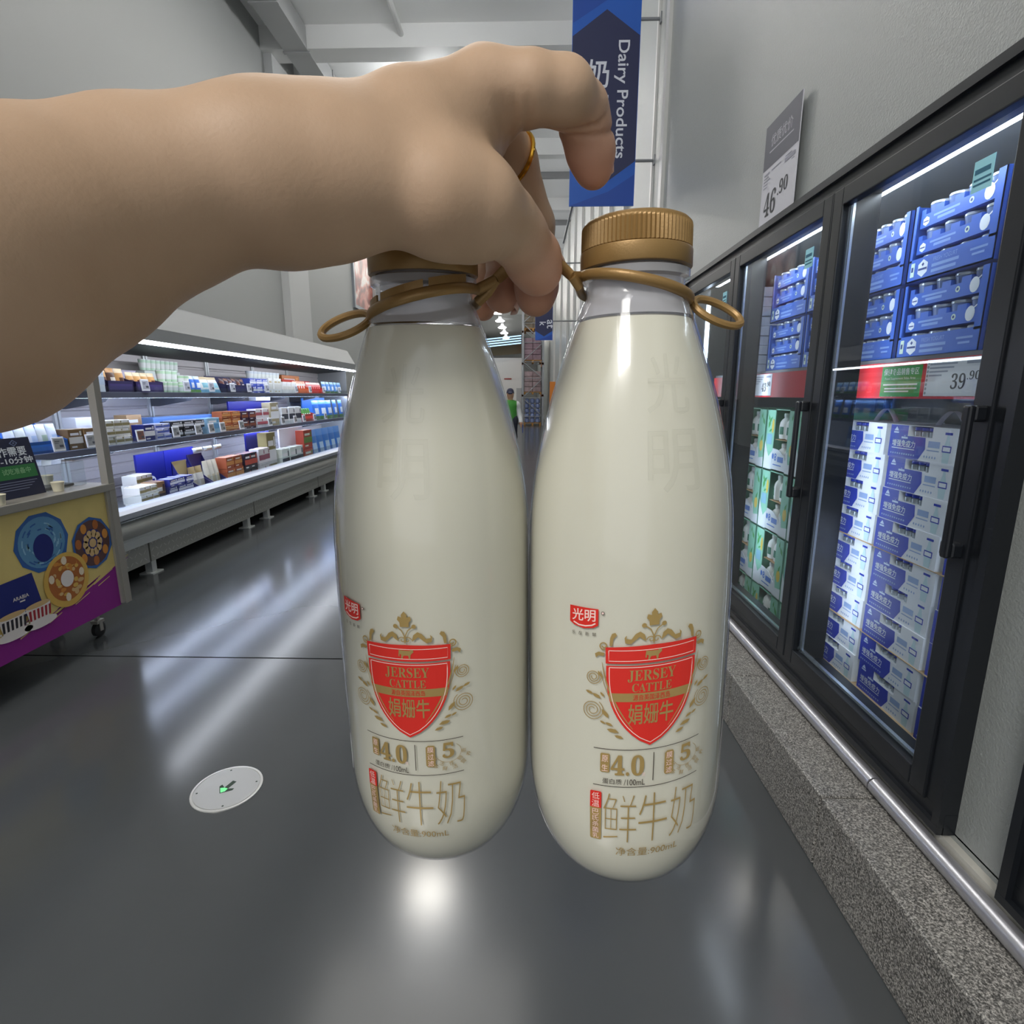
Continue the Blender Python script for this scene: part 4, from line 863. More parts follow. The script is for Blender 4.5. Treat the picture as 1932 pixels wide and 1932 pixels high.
def cartons(name, label, cat, grp, Xf, y0, y1, z, h, n, col, band, top=None, rows=1, d=.12, marks=True):
    first = None
    for r in range(rows):
        for i in range(n):
            W = (y1 - y0) / n * .95; hh = h / rows * .985
            if first is None:
                b = MB().box((-d, 0, 0), (0, W, hh)); FX(b, 0, hh * .30, W, hh * .62, 1); FX(b, W * .12, hh * .70, W * .72, hh * .82, 2); FX(b, W * .12, hh * .10, W * .5, hh * .18, 2); FX(b, W * .78, hh * .68, W * .92, hh * .9, 1)
                b.rect(-d, W * .3, 0, W * .55, (0, 0, hh), X_, Y_, 1, .001)
                o = first = b.build(name, [C(*col), C(*band), C(*(top or (230, 230, 234)))], bevel=.003)
            else: o = first.copy(); COL.objects.link(o)
            o.location = (Xf + RNG.uniform(-.02, .0), y0 + (y1 - y0) * i / n, z + h / rows * r + .001); o.rotation_euler = (0, 0, RNG.uniform(-.04, .04)); tag(o, label, cat, grp)
def cups(name, label, cat, grp, Xf, y0, y1, z, h, n, col, lid, rows=1):
    W = (y1 - y0) / n; r = min(W * .46, .05); first = None
    for q in range(rows):
        for i in range(n):
            hh = h / rows
            if first is None:
                b = MB().lathe([(0, r * .74), (hh * .42, r * .86), (hh * .42, r * .87), (hh * .9, r * .98)], 16, close=False); b.lathe([(hh * .90, r), (hh * .97, r), (hh * .985, r * .9), (hh * .985, .001)], 16, mi=1, close=False)
                b.lathe([(hh * .2, r * .815), (hh * .66, r * .945)], 16, mi=2, close=False); b.lathe([(0, .001), (0, r * .74)], 16, close=False)
                o = first = b.build(name, [C(*col), C(*lid), C(236, 240, 236)], smooth=True)
            else: o = first.copy(); COL.objects.link(o)
            o.location = (Xf - .055, y0 + W * (i + .5), z + hh * q + .001); o.rotation_euler = (0, 0, RNG.uniform(0, 6)); tag(o, label, cat, grp)
def board(label, Xf, y0, y1, z0, z1, col, ovals=()):
    b = MB().box((-.02, 0, 0), (0, y1 - y0, z1 - z0))
    for f in ovals: b.disc((y1 - y0) * f, (z1 - z0) * .45, .062, .045, (0, 0, 0), Y_, Z_, 1, .0015); b.rect((y1 - y0) * f - .04, (z1 - z0) * .42, (y1 - y0) * f + .04, (z1 - z0) * .48, (0, 0, 0), Y_, Z_, 0, .003)
    o = b.build('display_board', [C(*col), C(226, 228, 238)]); o.location = (Xf, y0, z0); tag(o, label, 'display board')

tags = []
def esl(y, X, z, label, screen=(150, 152, 158)):
    t = MB().box((0, 0, 0), (.010, .105, .105)); FX(t, .010, .016, .095, .092, 1, .010); FX(t, .018, .07, .06, .076, 2, .010, .002); FX(t, .018, .058, .05, .062, 2, .010, .002); FX(t, .052, .028, .088, .046, 2, .010, .002)
    o = t.build('price_tag', [C(232, 234, 240), C(*screen), C(70, 74, 84)], bevel=.003); o.location = (X, y, z); o.rotation_euler = (0, -.10, 0)
    tag(o, label, 'price tag', 'electronic price tags on the case shelves')
Xu, Zu = -3.53, 1.519; Xm, Zm = -3.50, 1.079; Xd, Zd = -3.24, .452
def yy(px, X, py=745): return onX(px, py, X)[1]
def zz(px, py, X): return onX(px, py, X)[2]
U = lambda px, dx=0: min(yy(px, Xu + dx, 735), 10.85)
M_ = lambda px, dx=0: min(yy(px, Xm + dx, 815), 10.85)
D_ = lambda px, dx=0: min(yy(px, Xd + dx, 930), 10.85)
# --- upper shelf
cartons('white_carton', 'white carton on the upper shelf, beside the cart post', 'carton', None, Xu, U(180), U(202), Zu, .21, 1, (226, 232, 240), (190, 206, 226))
tray_box('bread_box', 'purple box of filled breads on the upper shelf, left of its twin', 'bread box', Xu, U(204), U(253), Zu, .24, .10, (46, 38, 82), (196, 188, 214), [((214, 160, 96), (96, 58, 40), (236, 214, 178)), ((92, 62, 48), (226, 216, 206), (200, 150, 96))])
tray_box('bread_box', 'purple box of two round breads on the upper shelf, right of its twin', 'bread box', Xu, U(257), U(309), Zu, .21, .10, (52, 42, 92), (204, 196, 218), [((224, 172, 108), (110, 60, 40), (236, 216, 180))])
cups('yogurt_cup', 'green and white cup stacked at the front of the upper shelf', 'cup', 'green and white cups on the upper shelf', Xu, U(311), U(344), Zu, .22, 3, (196, 226, 196), (234, 240, 236), 2)
cups('yogurt_cup', 'pale green cup in the high rear row of the upper shelf', 'cup', 'pale green cups in the rear row', Xu - .28, U(276, -.3), U(344, -.3), Zu + .225, .11, 8, (206, 232, 210), (234, 240, 236), 1)
cartons('cup_box', 'white box under the rear row of pale green cups', 'box', None, Xu - .28, U(276, -.3), U(346, -.3), Zu, .222, 1, (226, 234, 230), (180, 216, 186))
cups('yogurt_cup', 'light green cup beside the blue pouch on the upper shelf', 'cup', 'light green cups by the blue pouch', Xu, U(346), U(365), Zu, .18, 2, (190, 224, 186), (238, 242, 238), 2)
pouches('pouch', 'bright blue pouch between green cups and a teal bag, upper shelf', 'pouch', 'blue pouches beside the light green cups', Xu, U(366), U(386), Zu, .18, 2, ((70, 122, 214), (228, 236, 244), (210, 226, 244), (118, 170, 90)))
pouches('pouch', 'white and teal bag leaning on the upper shelf', 'pouch', 'white and teal bags', Xu, U(388), U(424), Zu, .19, 2, ((224, 228, 226), (120, 180, 196), (214, 196, 160), (110, 170, 200)), -.35)
tray_box('snack_box', 'dark navy box of brown packs on the upper shelf, white oval mark', 'snack box', Xu, U(428), U(472), Zu, .20, .10, (34, 34, 74), (44, 42, 84), [((110, 66, 58), (196, 140, 110), (70, 48, 60)), ((52, 44, 78), (220, 216, 220), (120, 80, 66))], mark=.62)
cartons('blue_carton', 'blue and white milk carton right of the navy snack box', 'carton', 'blue and white cartons on the upper shelf', Xu, U(475), U(508), Zu, .19, 3, (72, 92, 196), (232, 234, 242), rows=2)
cups('yogurt_cup', 'clear white cup on top of the rear pile, upper shelf', 'cup', 'white cups on the rear pile', Xu - .18, U(474, -.2), U(530, -.2), Zu + .20, .10, 8, (222, 230, 234), (236, 240, 244), 1)
cartons('cup_box', 'white box under the white cups of the rear pile', 'box', None, Xu - .18, U(474, -.2), U(532, -.2), Zu, .198, 1, (222, 228, 234), (190, 200, 214))
cartons('milk_carton', 'tall white carton in the middle of the upper shelf', 'carton', 'tall white cartons on the upper shelf', Xu, U(510), U(534), Zu, .21, 3, (234, 236, 236), (212, 214, 210), (200, 186, 150))
cartons('milk_carton', 'white pack in front of the orange box', 'carton', 'white packs before the orange box', Xu, U(536), U(561), Zu, .17, 3, (236, 236, 234), (218, 216, 210))
cartons('orange_box', 'orange brown box at the back of the upper shelf', 'box', None, Xu - .29, U(533, -.3), U(566, -.3), Zu, .29, 1, (196, 116, 52), (222, 150, 80))
tray_box('snack_box', 'orange and red display box on the upper shelf', 'snack box', Xu, U(563), U(585), Zu, .22, .08, (224, 92, 48), (206, 60, 44), [((240, 232, 226), (222, 84, 50), (240, 180, 150))])
tray_box('snack_box', 'red display box of pink packs at the far part of the upper shelf', 'snack box', Xu, U(587), U(612), Zu, .21, .08, (206, 40, 44), (220, 70, 70), [((232, 150, 150), (206, 50, 56), (240, 220, 214))])
pouches('drink_pouch', 'light blue pouch with green foot at the far end of the upper shelf', 'pouch', 'light blue pouches on the upper shelf', Xu, U(613), U(664), Zu, .21, 5, ((96, 150, 220), (226, 236, 246), (170, 206, 240), (92, 150, 92)))
# --- middle shelf
tray_box('blue_tray', 'big blue tray of white pouches on the middle shelf, above the cart sign', 'tray', Xm, M_(26), M_(126), Zm, .24, .09, (30, 86, 160), (70, 120, 206), [((226, 232, 242), (190, 210, 236), (214, 224, 240)), ((222, 226, 220), (176, 196, 170), (226, 232, 242))], mark=.05)
cartons('brown_pack', 'brown topped white pack behind two price tags on the middle shelf', 'pack', 'brown topped packs', Xm, M_(132), M_(186), Zm, .16, 2, (120, 92, 56), (222, 220, 214))
cartons('paper_pack', 'crumpled white pack behind the brown topped packs', 'pack', None, Xm - .16, M_(146, -.16), M_(184, -.16), Zm, .24, 1, (232, 234, 240), (190, 202, 224))
cartons('tofu_pack', 'white pack with an olive belt on the middle shelf, right of the cart post', 'pack', 'white belted packs on the middle shelf', Xm, M_(203), M_(250), Zm, .21, 3, (236, 236, 232), (140, 130, 92), rows=3)
cartons('brown_box', 'plain brown box on the middle shelf behind the belted packs', 'box', None, Xm - .16, M_(244, -.16), M_(274, -.16), Zm, .24, 1, (178, 146, 108), (166, 132, 96))
cartons('navy_pack', 'navy pack with a white mark, right of a brown screen tag', 'pack', None, Xm, M_(275), M_(295), Zm, .15, 1, (32, 40, 112), (226, 226, 232))
cartons('slice_pack', 'pale lilac pack of slices on the middle shelf', 'pack', 'pale lilac slice packs', Xm, M_(297), M_(325), Zm, .15, 2, (206, 208, 234), (72, 92, 176), rows=3)
cartons('black_pack', 'black pack with white marks on the middle shelf', 'pack', 'black packs with white marks', Xm, M_(328), M_(388), Zm, .16, 3, (26, 26, 34), (214, 216, 222), (226, 226, 230), rows=2)
cartons('blue_box', 'long light blue box lying behind the black packs', 'box', None, Xm - .16, M_(294, -.16), M_(418, -.16), Zm, .20, 1, (104, 146, 214), (126, 166, 222), d=.2)
cartons('sea_pack', 'pale blue pack at the end of the black packs', 'pack', None, Xm, M_(394), M_(420), Zm, .17, 1, (150, 190, 210), (96, 150, 186))
cartons('bacon_box', 'orange brown box of packs in the middle of the middle shelf', 'box', 'orange brown boxes on the middle shelf', Xm, M_(424), M_(458), Zm, .23, 2, (170, 92, 52), (226, 160, 96), (236, 196, 150), rows=3)
cartons('dark_pack', 'dark maroon and navy pack beside the orange brown boxes', 'pack', 'dark maroon packs on the middle shelf', Xm, M_(461), M_(486), Zm, .22, 2, (62, 38, 64), (150, 84, 60), rows=2)
board('deep blue board standing at the back of the middle shelf', Xm - .22, M_(436, -.22), M_(514, -.22), Zm, Zm + .34, (24, 26, 132))
cartons('ice_pack', 'white frosted pack balanced on the deep blue board', 'pack', None, Xm - .17, M_(487, -.2), M_(513, -.2), Zm + .342, .07, 1, (222, 226, 234), (196, 206, 220), d=.10)
cartons('sausage_pack', 'white pack with a red mark in front of the deep blue board', 'pack', 'white sausage packs on the middle shelf', Xm, M_(488), M_(513), Zm, .24, 2, (230, 228, 232), (186, 92, 104), rows=2)
cartons('noodle_pack', 'tan pack with a white top on the middle shelf', 'pack', None, Xm, M_(516), M_(533), Zm, .32, 1, (176, 164, 132), (236, 238, 242), (236, 238, 242))
cartons('head_pack', 'white and black pack left of the salad box, middle shelf', 'pack', 'white and black packs by the salad box', Xm, M_(536), M_(573), Zm, .24, 3, (228, 230, 232), (44, 48, 66))
tray_box('salad_box', 'red box with green leaves on the middle shelf', 'box', Xm, M_(576), M_(596), Zm, .24, .12, (170, 52, 40), (226, 226, 220), [((90, 150, 70), (226, 236, 220), (70, 130, 60))])
board('sky blue board at the far part of the middle shelf', Xm - .29, M_(574, -.29), M_(616, -.29), Zm, Zm + .37, (66, 130, 216))
pouches('drink_pouch', 'blue pouch with green foot at the far end of the middle shelf', 'pouch', 'blue pouches on the middle shelf', Xm, M_(599), M_(656), Zm, .33, 5, ((60, 120, 210), (226, 236, 246), (120, 172, 236), (84, 140, 80)))
# --- bottom deck
pouches('black_bag', 'glossy black bag on the bottom deck beside the cart post', 'bag', 'glossy black bags', Xd - .05, D_(205), D_(256), Zd, .24, 2, ((26, 24, 26), (44, 42, 46), (36, 40, 34), (22, 20, 24)), -.6)
cartons('tofu_pack', 'white pack with an olive belt on the bottom deck', 'pack', 'white belted packs on the bottom deck', Xd, D_(266), D_(303), Zd, .28, 3, (238, 238, 234), (150, 138, 96), rows=4, d=.14)
cartons('tofu_pack', 'white belted pack in the rear pile of the bottom deck', 'pack', 'white belted packs in the rear pile', Xd - .2, D_(262, -.2), D_(296, -.2), Zd, .34, 3, (238, 238, 234), (150, 138, 96), rows=4, d=.14)
cartons('brown_flap_box', 'brown open-flap box right of the belted packs, bottom deck', 'box', None, Xd - .03, D_(301), D_(322), Zd, .29, 1, (150, 116, 78), (60, 46, 52))
cartons('cheese_pack', 'navy and white pack on the bottom deck below the oval-marked boards', 'pack', 'navy and white packs on the bottom deck', Xd, D_(324), D_(370), Zd, .29, 3, (44, 52, 138), (222, 224, 238), rows=4)
board('blue board with a pale oval, first on the bottom deck', Xd - .38, D_(265, -.38), D_(318, -.38), Zd + .02, Zd + .50, (28, 34, 132), (.45,))
board('blue board with a pale oval, second on the bottom deck', Xd - .38, D_(319, -.38), D_(374, -.38), Zd + .02, Zd + .50, (30, 36, 148), (.45,))
tray_box('sausage_box', 'navy box of white packs, first of two on the bottom deck', 'box', Xd, D_(378), D_(404), Zd, .40, .16, (34, 36, 110), (196, 176, 120), [((226, 226, 222), (196, 190, 176), (170, 150, 110))])
tray_box('sausage_box', 'navy box of white packs, second of two on the bottom deck', 'box', Xd, D_(406), D_(432), Zd, .44, .16, (36, 36, 104), (40, 40, 110), [((228, 226, 214), (206, 198, 170), (226, 222, 210))])
pouches('bag', 'pale bag lying on top of the navy boxes', 'bag', 'pale bags on the navy boxes', Xd - .20, D_(380, -.2), D_(436, -.2), Zd + .45, .05, 3, ((206, 214, 222), (190, 190, 170), (226, 230, 236), (200, 206, 216)), -.2)
cartons('meat_box', 'orange brown box with white lid on the bottom deck', 'box', 'orange brown boxes on the bottom deck', Xd, D_(435), D_(466), Zd, .38, 2, (160, 82, 52), (214, 150, 84), (232, 222, 214), rows=3)
cartons('dark_pack', 'dark pack with red lid on the bottom deck', 'pack', 'dark red-lidded packs on the bottom deck', Xd, D_(469), D_(494), Zd, .38, 2, (44, 42, 58), (196, 88, 74), rows=2)
cartons('sausage_pack', 'white and rose pack on the bottom deck, before the navy board', 'pack', 'white and rose packs on the bottom deck', Xd, D_(496), D_(519), Zd, .40, 2, (226, 224, 230), (150, 90, 110), rows=2)
board('plain navy board standing on the bottom deck', Xd - .26, D_(474, -.26), D_(517, -.26), Zd + .02, Zd + .58, (20, 24, 120))
cartons('noodle_pack', 'olive pack with white lid on the bottom deck', 'pack', None, Xd - .05, D_(520), D_(537), Zd, .58, 1, (140, 130, 88), (226, 228, 232), (238, 238, 242))
board('white board with red lettering above the dark-headed packs', Xd - .2, D_(536, -.2), D_(580, -.2), Zd + .02, Zd + .58, (226, 222, 236))
cartons('head_pack', 'white pack with dark cap on the bottom deck, under the white board', 'pack', 'white dark-capped packs on the bottom deck', Xd, D_(540), D_(580), Zd, .34, 3, (214, 224, 222), (40, 50, 70))
cartons('salad_box', 'red and green salad box near the far end of the bottom deck', 'box', 'red and green boxes on the bottom deck', Xd, D_(582), D_(599), Zd, .54, 1, (168, 66, 48), (104, 140, 70), (214, 226, 214), rows=2)
pouches('drink_pouch', 'deep blue pouch at the far end of the bottom deck', 'pouch', 'deep blue pouches on the bottom deck', Xd, D_(601), D_(656), Zd, .52, 5, ((62, 116, 190), (170, 200, 228), (90, 140, 210), (70, 110, 90)))
for px, nm in ((153, 'white carton by the cart post'), (257, 'right-hand bread box'), (338, 'front green cups'), (386, 'white and teal bags'), (427, 'navy snack box, left of two'), (459, 'navy snack box, right of two'), (493, 'blue and white cartons'), (550, 'white packs'), (577, 'orange and red box'), (603, 'red display box'), (633, 'light blue pouches')):
    esl(U(px), Xu + .05, Zu + .015, 'white-framed price tag on the upper shelf, before the %s' % nm, (176, 178, 190))
for px, nm, sc in ((82, 'big blue tray', 0), (148, 'brown topped packs, left of two', 0), (172, 'brown topped packs, right of two', 0), (246, 'belted packs, brown screen', 1), (316, 'lilac slice packs', 0), (360, 'black packs', 0), (386, 'black packs, far end', 0), (408, 'pale blue pack', 0), (445, 'orange brown boxes', 0), (501, 'white sausage packs', 0), (526, 'tan pack', 0), (550, 'white and black packs', 0), (567, 'white and black packs, far end', 0), (588, 'red salad box', 0), (609, 'sky blue board', 0)):
    esl(M_(px), Xm + .05, Zm + .012, 'white-framed price tag on the middle shelf, before the %s' % nm, (122, 84, 74) if sc else (148, 150, 152))

# ------------------------------------------------------------------ tasting cart at the left edge
CX = -2.55; ct = thing('tasting_cart', 'steel tasting cart with a yellow and purple poster front, at the left edge', 'cart', (0, 0, 0))
cst = mat('cart_steel', (164, 160, 152), .38, metal=.3); yel = mat('poster_yellow', (226, 203, 128), .5, var=.06, vscale=6); pur = mat('poster_purple', (142, 32, 138), .5)
cb = MB(); cb.box((-3.02, 1.9, .30), (CX - .01, 3.27, .92)); cb.build('cabinet', mat('cart_dark', (40, 40, 44), .6), ct)
cb = MB(); cb.box((-3.05, 1.86, .925), (CX + .012, 3.31, .97)); cb.build('worktop', cst, ct, bevel=.004)
MB().box((CX - .035, 3.262, .20), (CX + .010, 3.31, 1.98)).build('post', cst, ct)
MB().box((CX - .02, 3.235, .21), (CX + .006, 3.262, .93)).build('panel_trim', cst, ct)
po = MB(); O = (CX - .008, 0, 0); po.box((CX - .02, 1.9, .20), (CX - .008, 3.236, .925))
def pp(pts, mi, off): po.poly(pts, O, Y_, Z_, mi, off)
def pd(y, z, ry, rz, mi, off, n=28, a0=0.): po.disc(y, z, ry, rz, O, Y_, Z_, mi, off, n, a0=a0)
pp([(1.9, .20), (3.236, .20), (3.236, .46), (3.12, .42), (2.98, .38), (2.86, .345), (2.7, .32), (2.5, .31), (1.9, .30)], 1, .0008)
for i in range(26):   # dry brush strokes along the yellow to purple edge
    y = 2.45 + i * .03; z = .30 + .16 * ((y - 2.4) / .84) ** 2 + RNG.uniform(-.03, .03); l = RNG.uniform(.06, .2)
    pp([(y, z), (y + l, z + .05 * l / .1 * .6), (y + l, z + .05 * l / .1 * .6 + .004), (y, z + .006)], 1 if RNG.random() < .5 else 0, .0012)
# three printed pastry tins
_k = len(po.v)
pd(2.83, .715, .132, .132, 2, .0014, 10); pd(2.83, .715, .112, .112, 3, .0018); 
for i in range(40): a = RNG.uniform(0, 6.28); r_ = RNG.uniform(.055, .10); po.stroke([(2.83 + r_ * math.cos(a + q), .715 + r_ * math.sin(a + q)) for q in (-.16, 0, .16)], .006, O, Y_, Z_, 4 if i % 2 else 2, .0022)
pd(2.83, .69, .048, .062, 5, .0026)
pd(3.085, .640, .118, .128, 2, .0030, 10, .3); pd(3.085, .640, .103, .112, 6, .0034, 20); pd(3.085, .64, .062, .068, 5, .0036)
for i in range(10): a = i * .628; po.disc(3.085 + .042 * math.cos(a), .64 + .046 * math.sin(a), .016, .020, O, Y_, Z_, 7, .0040, 12)
for i in range(7): a = i * .898 + .3; po.disc(3.085 + .082 * math.cos(a), .64 + .090 * math.sin(a), .017, .024, O, Y_, Z_, 8 if i % 2 else 10, .0038, 12)
pd(3.085, .64, .020, .022, 7, .0042)
pd(2.915, .515, .118, .126, 9, .0046, 36); pd(2.915, .520, .095, .102, 8, .0050, 36)
for i in range(46): a = RNG.uniform(0, 6.28); r_ = RNG.uniform(.045, .086); po.disc(2.915 + r_ * math.cos(a), .52 + r_ * 1.07 * math.sin(a), RNG.uniform(.008, .018), RNG.uniform(.006, .013), O, Y_, Z_, (10, 9, 7, 8)[i % 4], .0052 + i * .00001, 9)
for a in (.1, 1.6, 2.9, 4.6): po.disc(2.915 + .08 * math.cos(a), .52 + .086 * math.sin(a), .014, .02, O, Y_, Z_, 11, .0062, 10)
pd(2.915, .52, .034, .038, 12, .0064)
for _i in range(_k, len(po.v)):   # tins a little larger and further left
    x_, y_, z_ = po.v[_i]; po.v[_i] = (x_, 2.80 + (y_ - 2.86) * 1.28, .62 + (z_ - .62) * 1.22)
pp([(2.2, .39), (2.70, .39), (2.665, .60), (2.2, .585)], 5, .0044); po.text('ARABIA', 2.535, .487, .09, .019, O, Y_, Z_, 12, .0066, .01); po.rect(2.57, .472, 2.60, .479, O, Y_, Z_, 12, .0066)
_k = len(po.v)
for y, mi in ((2.515, 13), (2.665, 14)):   # printed cups on saucers
    pd(y, .325, .10, .026, 12, .0070); pp([(y - .06, .335), (y + .05, .335), (y + .075, .425), (y - .075, .425)], 12, .0074); pd(y, .425, .075, .014, 7, .0078)
    for k in range(6): pp([(y - .062 + k * .023, .352), (y - .05 + k * .023, .352), (y - .046 + k * .024, .405), (y - .06 + k * .024, .405)], mi, .0080)
    po.stroke([(y - .07 - .03 * math.sin(q), .38 + .03 * math.cos(q)) for q in np.linspace(0, PI, 9)], .009, O, Y_, Z_, 12, .0078)
po.build('front_poster', [yel, pur, mat('tin_blue', (52, 100, 168), .4), mat('tin_aqua', (96, 150, 190), .35), mat('tin_pale', (150, 196, 220), .35), mat('tin_navy', (28, 40, 120), .4), mat('tin_brown', (92, 62, 60), .5), mat('biscuit', (214, 180, 128), .6), mat('crust', (178, 104, 48), .6), mat('tin_gold', (222, 180, 88), .4), mat('nut', (214, 142, 60), .6), mat('almond', (238, 222, 196), .6), mat('paper_white', (236, 228, 224), .5), mat('cup_black', (40, 36, 44), .5), mat('cup_red', (168, 40, 52), .5)], ct, label='yellow poster with printed pastry tins and cups over a purple sweep')
for y in (2.0, 3.20):
    for x in (-2.70, -2.98):
        w_ = MB().lathe([(-.016, .034), (-.012, .046), (.012, .046), (.016, .034)], 20, (x, y, .047), axis='x'); o = w_.build('caster', mat('rubber', (30, 30, 32), .6), ct, smooth=True)
        k = MB().box((x - .022, y - .03, .09), (x + .022, y + .03, .11)); k.box((x - .024, y - .012, .04), (x - .018, y + .012, .10)); k.box((x + .018, y - .012, .04), (x + .024, y + .012, .10)); k.box((x - .01, y - .01, .11), (x + .01, y + .01, .302)); k.build('caster_fork', cst, o)
# on the cart
ab = MB(); 
for lo, hi in (((-2.98, 2.975, .971), (-2.975, 3.25, 1.115)), ((-2.67, 2.975, .971), (-2.665, 3.25, 1.115)), ((-2.98, 2.975, .971), (-2.665, 2.98, 1.115)), ((-2.98, 3.245, .971), (-2.665, 3.25, 1.115)), ((-2.98, 2.975, 1.111), (-2.665, 3.25, 1.116))): ab.box(lo, hi)
tag(ab.build('acrylic_cover', glass_mat('acrylic', (.95, .97, .98), .03, body=.04, ior=1.5)), 'clear acrylic cover box on the tasting cart', 'cover')
tag(MB().box((-2.94, 2.99, .972), (-2.70, 3.20, .986)).build('sample_tray', mat('tray_black', (24, 25, 30), .4), bevel=.004), 'black sample tray under the clear acrylic cover', 'tray')
def cup(x, y, z, label):
    o = MB().lathe([(0, .022), (.0, .024), (.050, .031), (.052, .033), (.054, .031), (.050, .029), (.006, .022), (.006, .001)], 24, close=False).build('paper_cup', mat('cup_cream', (228, 222, 198), .6), smooth=True); o.location = (x, y, z); tag(o, label, 'paper cup')
cup(-2.80, 3.13, .987, 'cream paper cup on the black sample tray under the clear cover')
cup(-2.62, 2.99, .971, 'cream paper cup standing right behind the navy sign card')
cup(-2.575, 2.585, .971, 'white paper cup in front of the navy sign card, cut by the frame')
sg = thing('sign_card', 'navy sign card with white characters and a green band on the cart', 'sign', (-2.66, 2.985, .971), (0, -.16, 0)); b = MB(); O = (0, 0, 0)
b.box((-.008, -.62, 0), (0, -.03, .31)); b.rect(-.62, .098, -.045, .168, (0, 0, 0), Y_, Z_, 1, .001)
b.text('作需要', -.235, .215, .165, .050, O, Y_, Z_, 2, .0015, .015); b.text('-10分钟', -.235, .175 - .0, .19, .036, O, Y_, Z_, 2, .0015, .015); b.text('试吃准备中', -.245, .122, .165, .032, O, Y_, Z_, 3, .002, .01)
b.poly([(-.155, .283), (-.13, .301), (-.105, .283), (-.13, .265)], O, Y_, Z_, 4, .0015); b.poly([(-.147, .283), (-.13, .295), (-.113, .283), (-.13, .271)], O, Y_, Z_, 0, .002); b.rect(-.135, .279, -.125, .287, O, Y_, Z_, 4, .0025)
for k in range(4): b.rect(-.30, .08 - k * .013, -.06 - .02 * k, .084 - k * .013, O, Y_, Z_, 5, .0015)
b.build('card', [mat('sign_navy', (24, 30, 62), .45), mat('sign_green', (44, 118, 62), .5), yw, mat('sign_lime', (140, 190, 140), .5), mat('sign_grey', (110, 124, 160), .5), mat('sign_line', (120, 126, 150), .5)], sg)
MB().box((-.09, -.5, 0), (-.008, -.16, .006)).build('foot', MATS['sign_navy'], sg)

# ------------------------------------------------------------------ exit marker let into the floor
dk = thing('floor_marker', 'round steel floor light with an arrow cut out, lying left of the bottles', 'floor light', (-1.155, 1.849, 0))
MB().lathe([(0, .128), (.004, .128), (.0045, .126), (.0045, .120), (.002, .119), (.002, .001)], 48, close=False).build('rim', mat('disc_rim', (214, 214, 212), .3, metal=.4), dk, smooth=True)
b = MB(); b.lathe([(.0022, .117), (.0045, .117), (.0048, .1155), (.0048, .0005)], 48, close=False)
O = (0, 0, .0048); A_ = math.radians(-108)
def ro_(pts): return [(x * math.cos(A_) - y * math.sin(A_), x * math.sin(A_) + y * math.cos(A_)) for x, y in pts]
b.poly(ro_([(-.038, -.009), (.004, -.009), (-.006, -.030), (.006, -.032), (.036, 0), (.006, .032), (-.006, .030), (.004, .009), (-.038, .009)]), O, X_, Y_, 1, .0003)
b.poly(ro_([(.004, -.008), (.012, -.022), (.032, 0), (.020, .010), (.004, .008)]), O, X_, Y_, 2, .0006)
for k in range(4): a = k * PI / 2 + .35; b.disc(.105 * math.cos(a), .105 * math.sin(a), .004, .004, O, X_, Y_, 1, .0003, 10)
b.build('plate', [mat('disc_steel', (186, 187, 187), .36, metal=.35), mat('recess', (44, 62, 50), .6), mat('arrow_glow', (110, 214, 140), .5, emit=.5)], dk, smooth=False)

# ------------------------------------------------------------------ far end of the store
struct(MB().box((-9, 30, 0), (-.22, 30.3, 3.4)).build('partition', mat('partition_white', (226, 226, 224), .6)))
cn = thing('lit_canopy', 'sloping far canopy with blue lit stripes seen between the bottles', 'canopy', (0, 29.2, 0)); b = MB()
V = [(-7, .8, 3.1), (-.25, .8, 3.62), (-.25, 0, 4.32), (-7, 0, 3.6)]; W = [(x, y + .2, z) for x, y, z in V]; b.add(V + W, [(0, 1, 2, 3), (7, 6, 5, 4), (0, 4, 5, 1), (1, 5, 6, 2), (2, 6, 7, 3), (3, 7, 4, 0)]); b.build('hood', mat('hood_steel', (150, 140, 118), .25, metal=.6), cn)
for k, z in enumerate((.05, .17, .29, .41)): MB().add([(-7, -.01 + .0 * k, 3.32 + z), (-.25, -.01, 4.0 + z), (-.25, -.01, 4.055 + z), (-7, -.01, 3.37 + z)], [(0, 1, 2, 3)]).build('light_stripe', mat('stripe_glow', (150, 196, 236), .5, emit=1.6), cn)
tag(MB().box((-1.15, 29.97, 2.30), (-.76, 29.998, 2.36)).build('red_notice', mat('notice_red', (150, 40, 40), .5)), 'narrow red notice strip on the far white wall', 'notice')
tag(MB().box((-.50, 29.9, .05), (-.23, 29.998, 1.85)).build('steel_door', mat('door_grey', (178, 180, 182), .45)), 'plain grey steel door in the far white wall beside the pallet rack', 'door')
lampm = mat('highbay_glow', (255, 250, 240), .5, emit=36); lampf = mat('highbay_glow_far', (255, 252, 246), .5, emit=60); lh = mat('highbay_body', (226, 228, 230), .5, emit=34); lhf = mat('highbay_body_far', (226, 228, 230), .5, emit=1.2); hb0 = None
def highbay(x, y, m, label, grp):
    t = thing('highbay_lamp', label, 'ceiling lamp', (x, y, 6.75), group=grp)
    MB().lathe([(.0, .34), (.02, .36), (.16, .14), (.3, .10)], 20).build('housing', lhf if m is lampf else lh, t, smooth=True); MB().lathe([(-.06, .26), (0, .33)], 20).build('diffuser', m, t, smooth=True); MB().tube([(0, 0, .3), (0, 0, .66)], .02, 6).build('stem', greym, t)
for y in (7.8, 12, 16, 20, 23.5): highbay(-1.6 if y < 9 else -1.75, y, lampm, 'bright high-bay lamp over the aisle, behind or above the arm', 'high-bay lamps over the aisle')
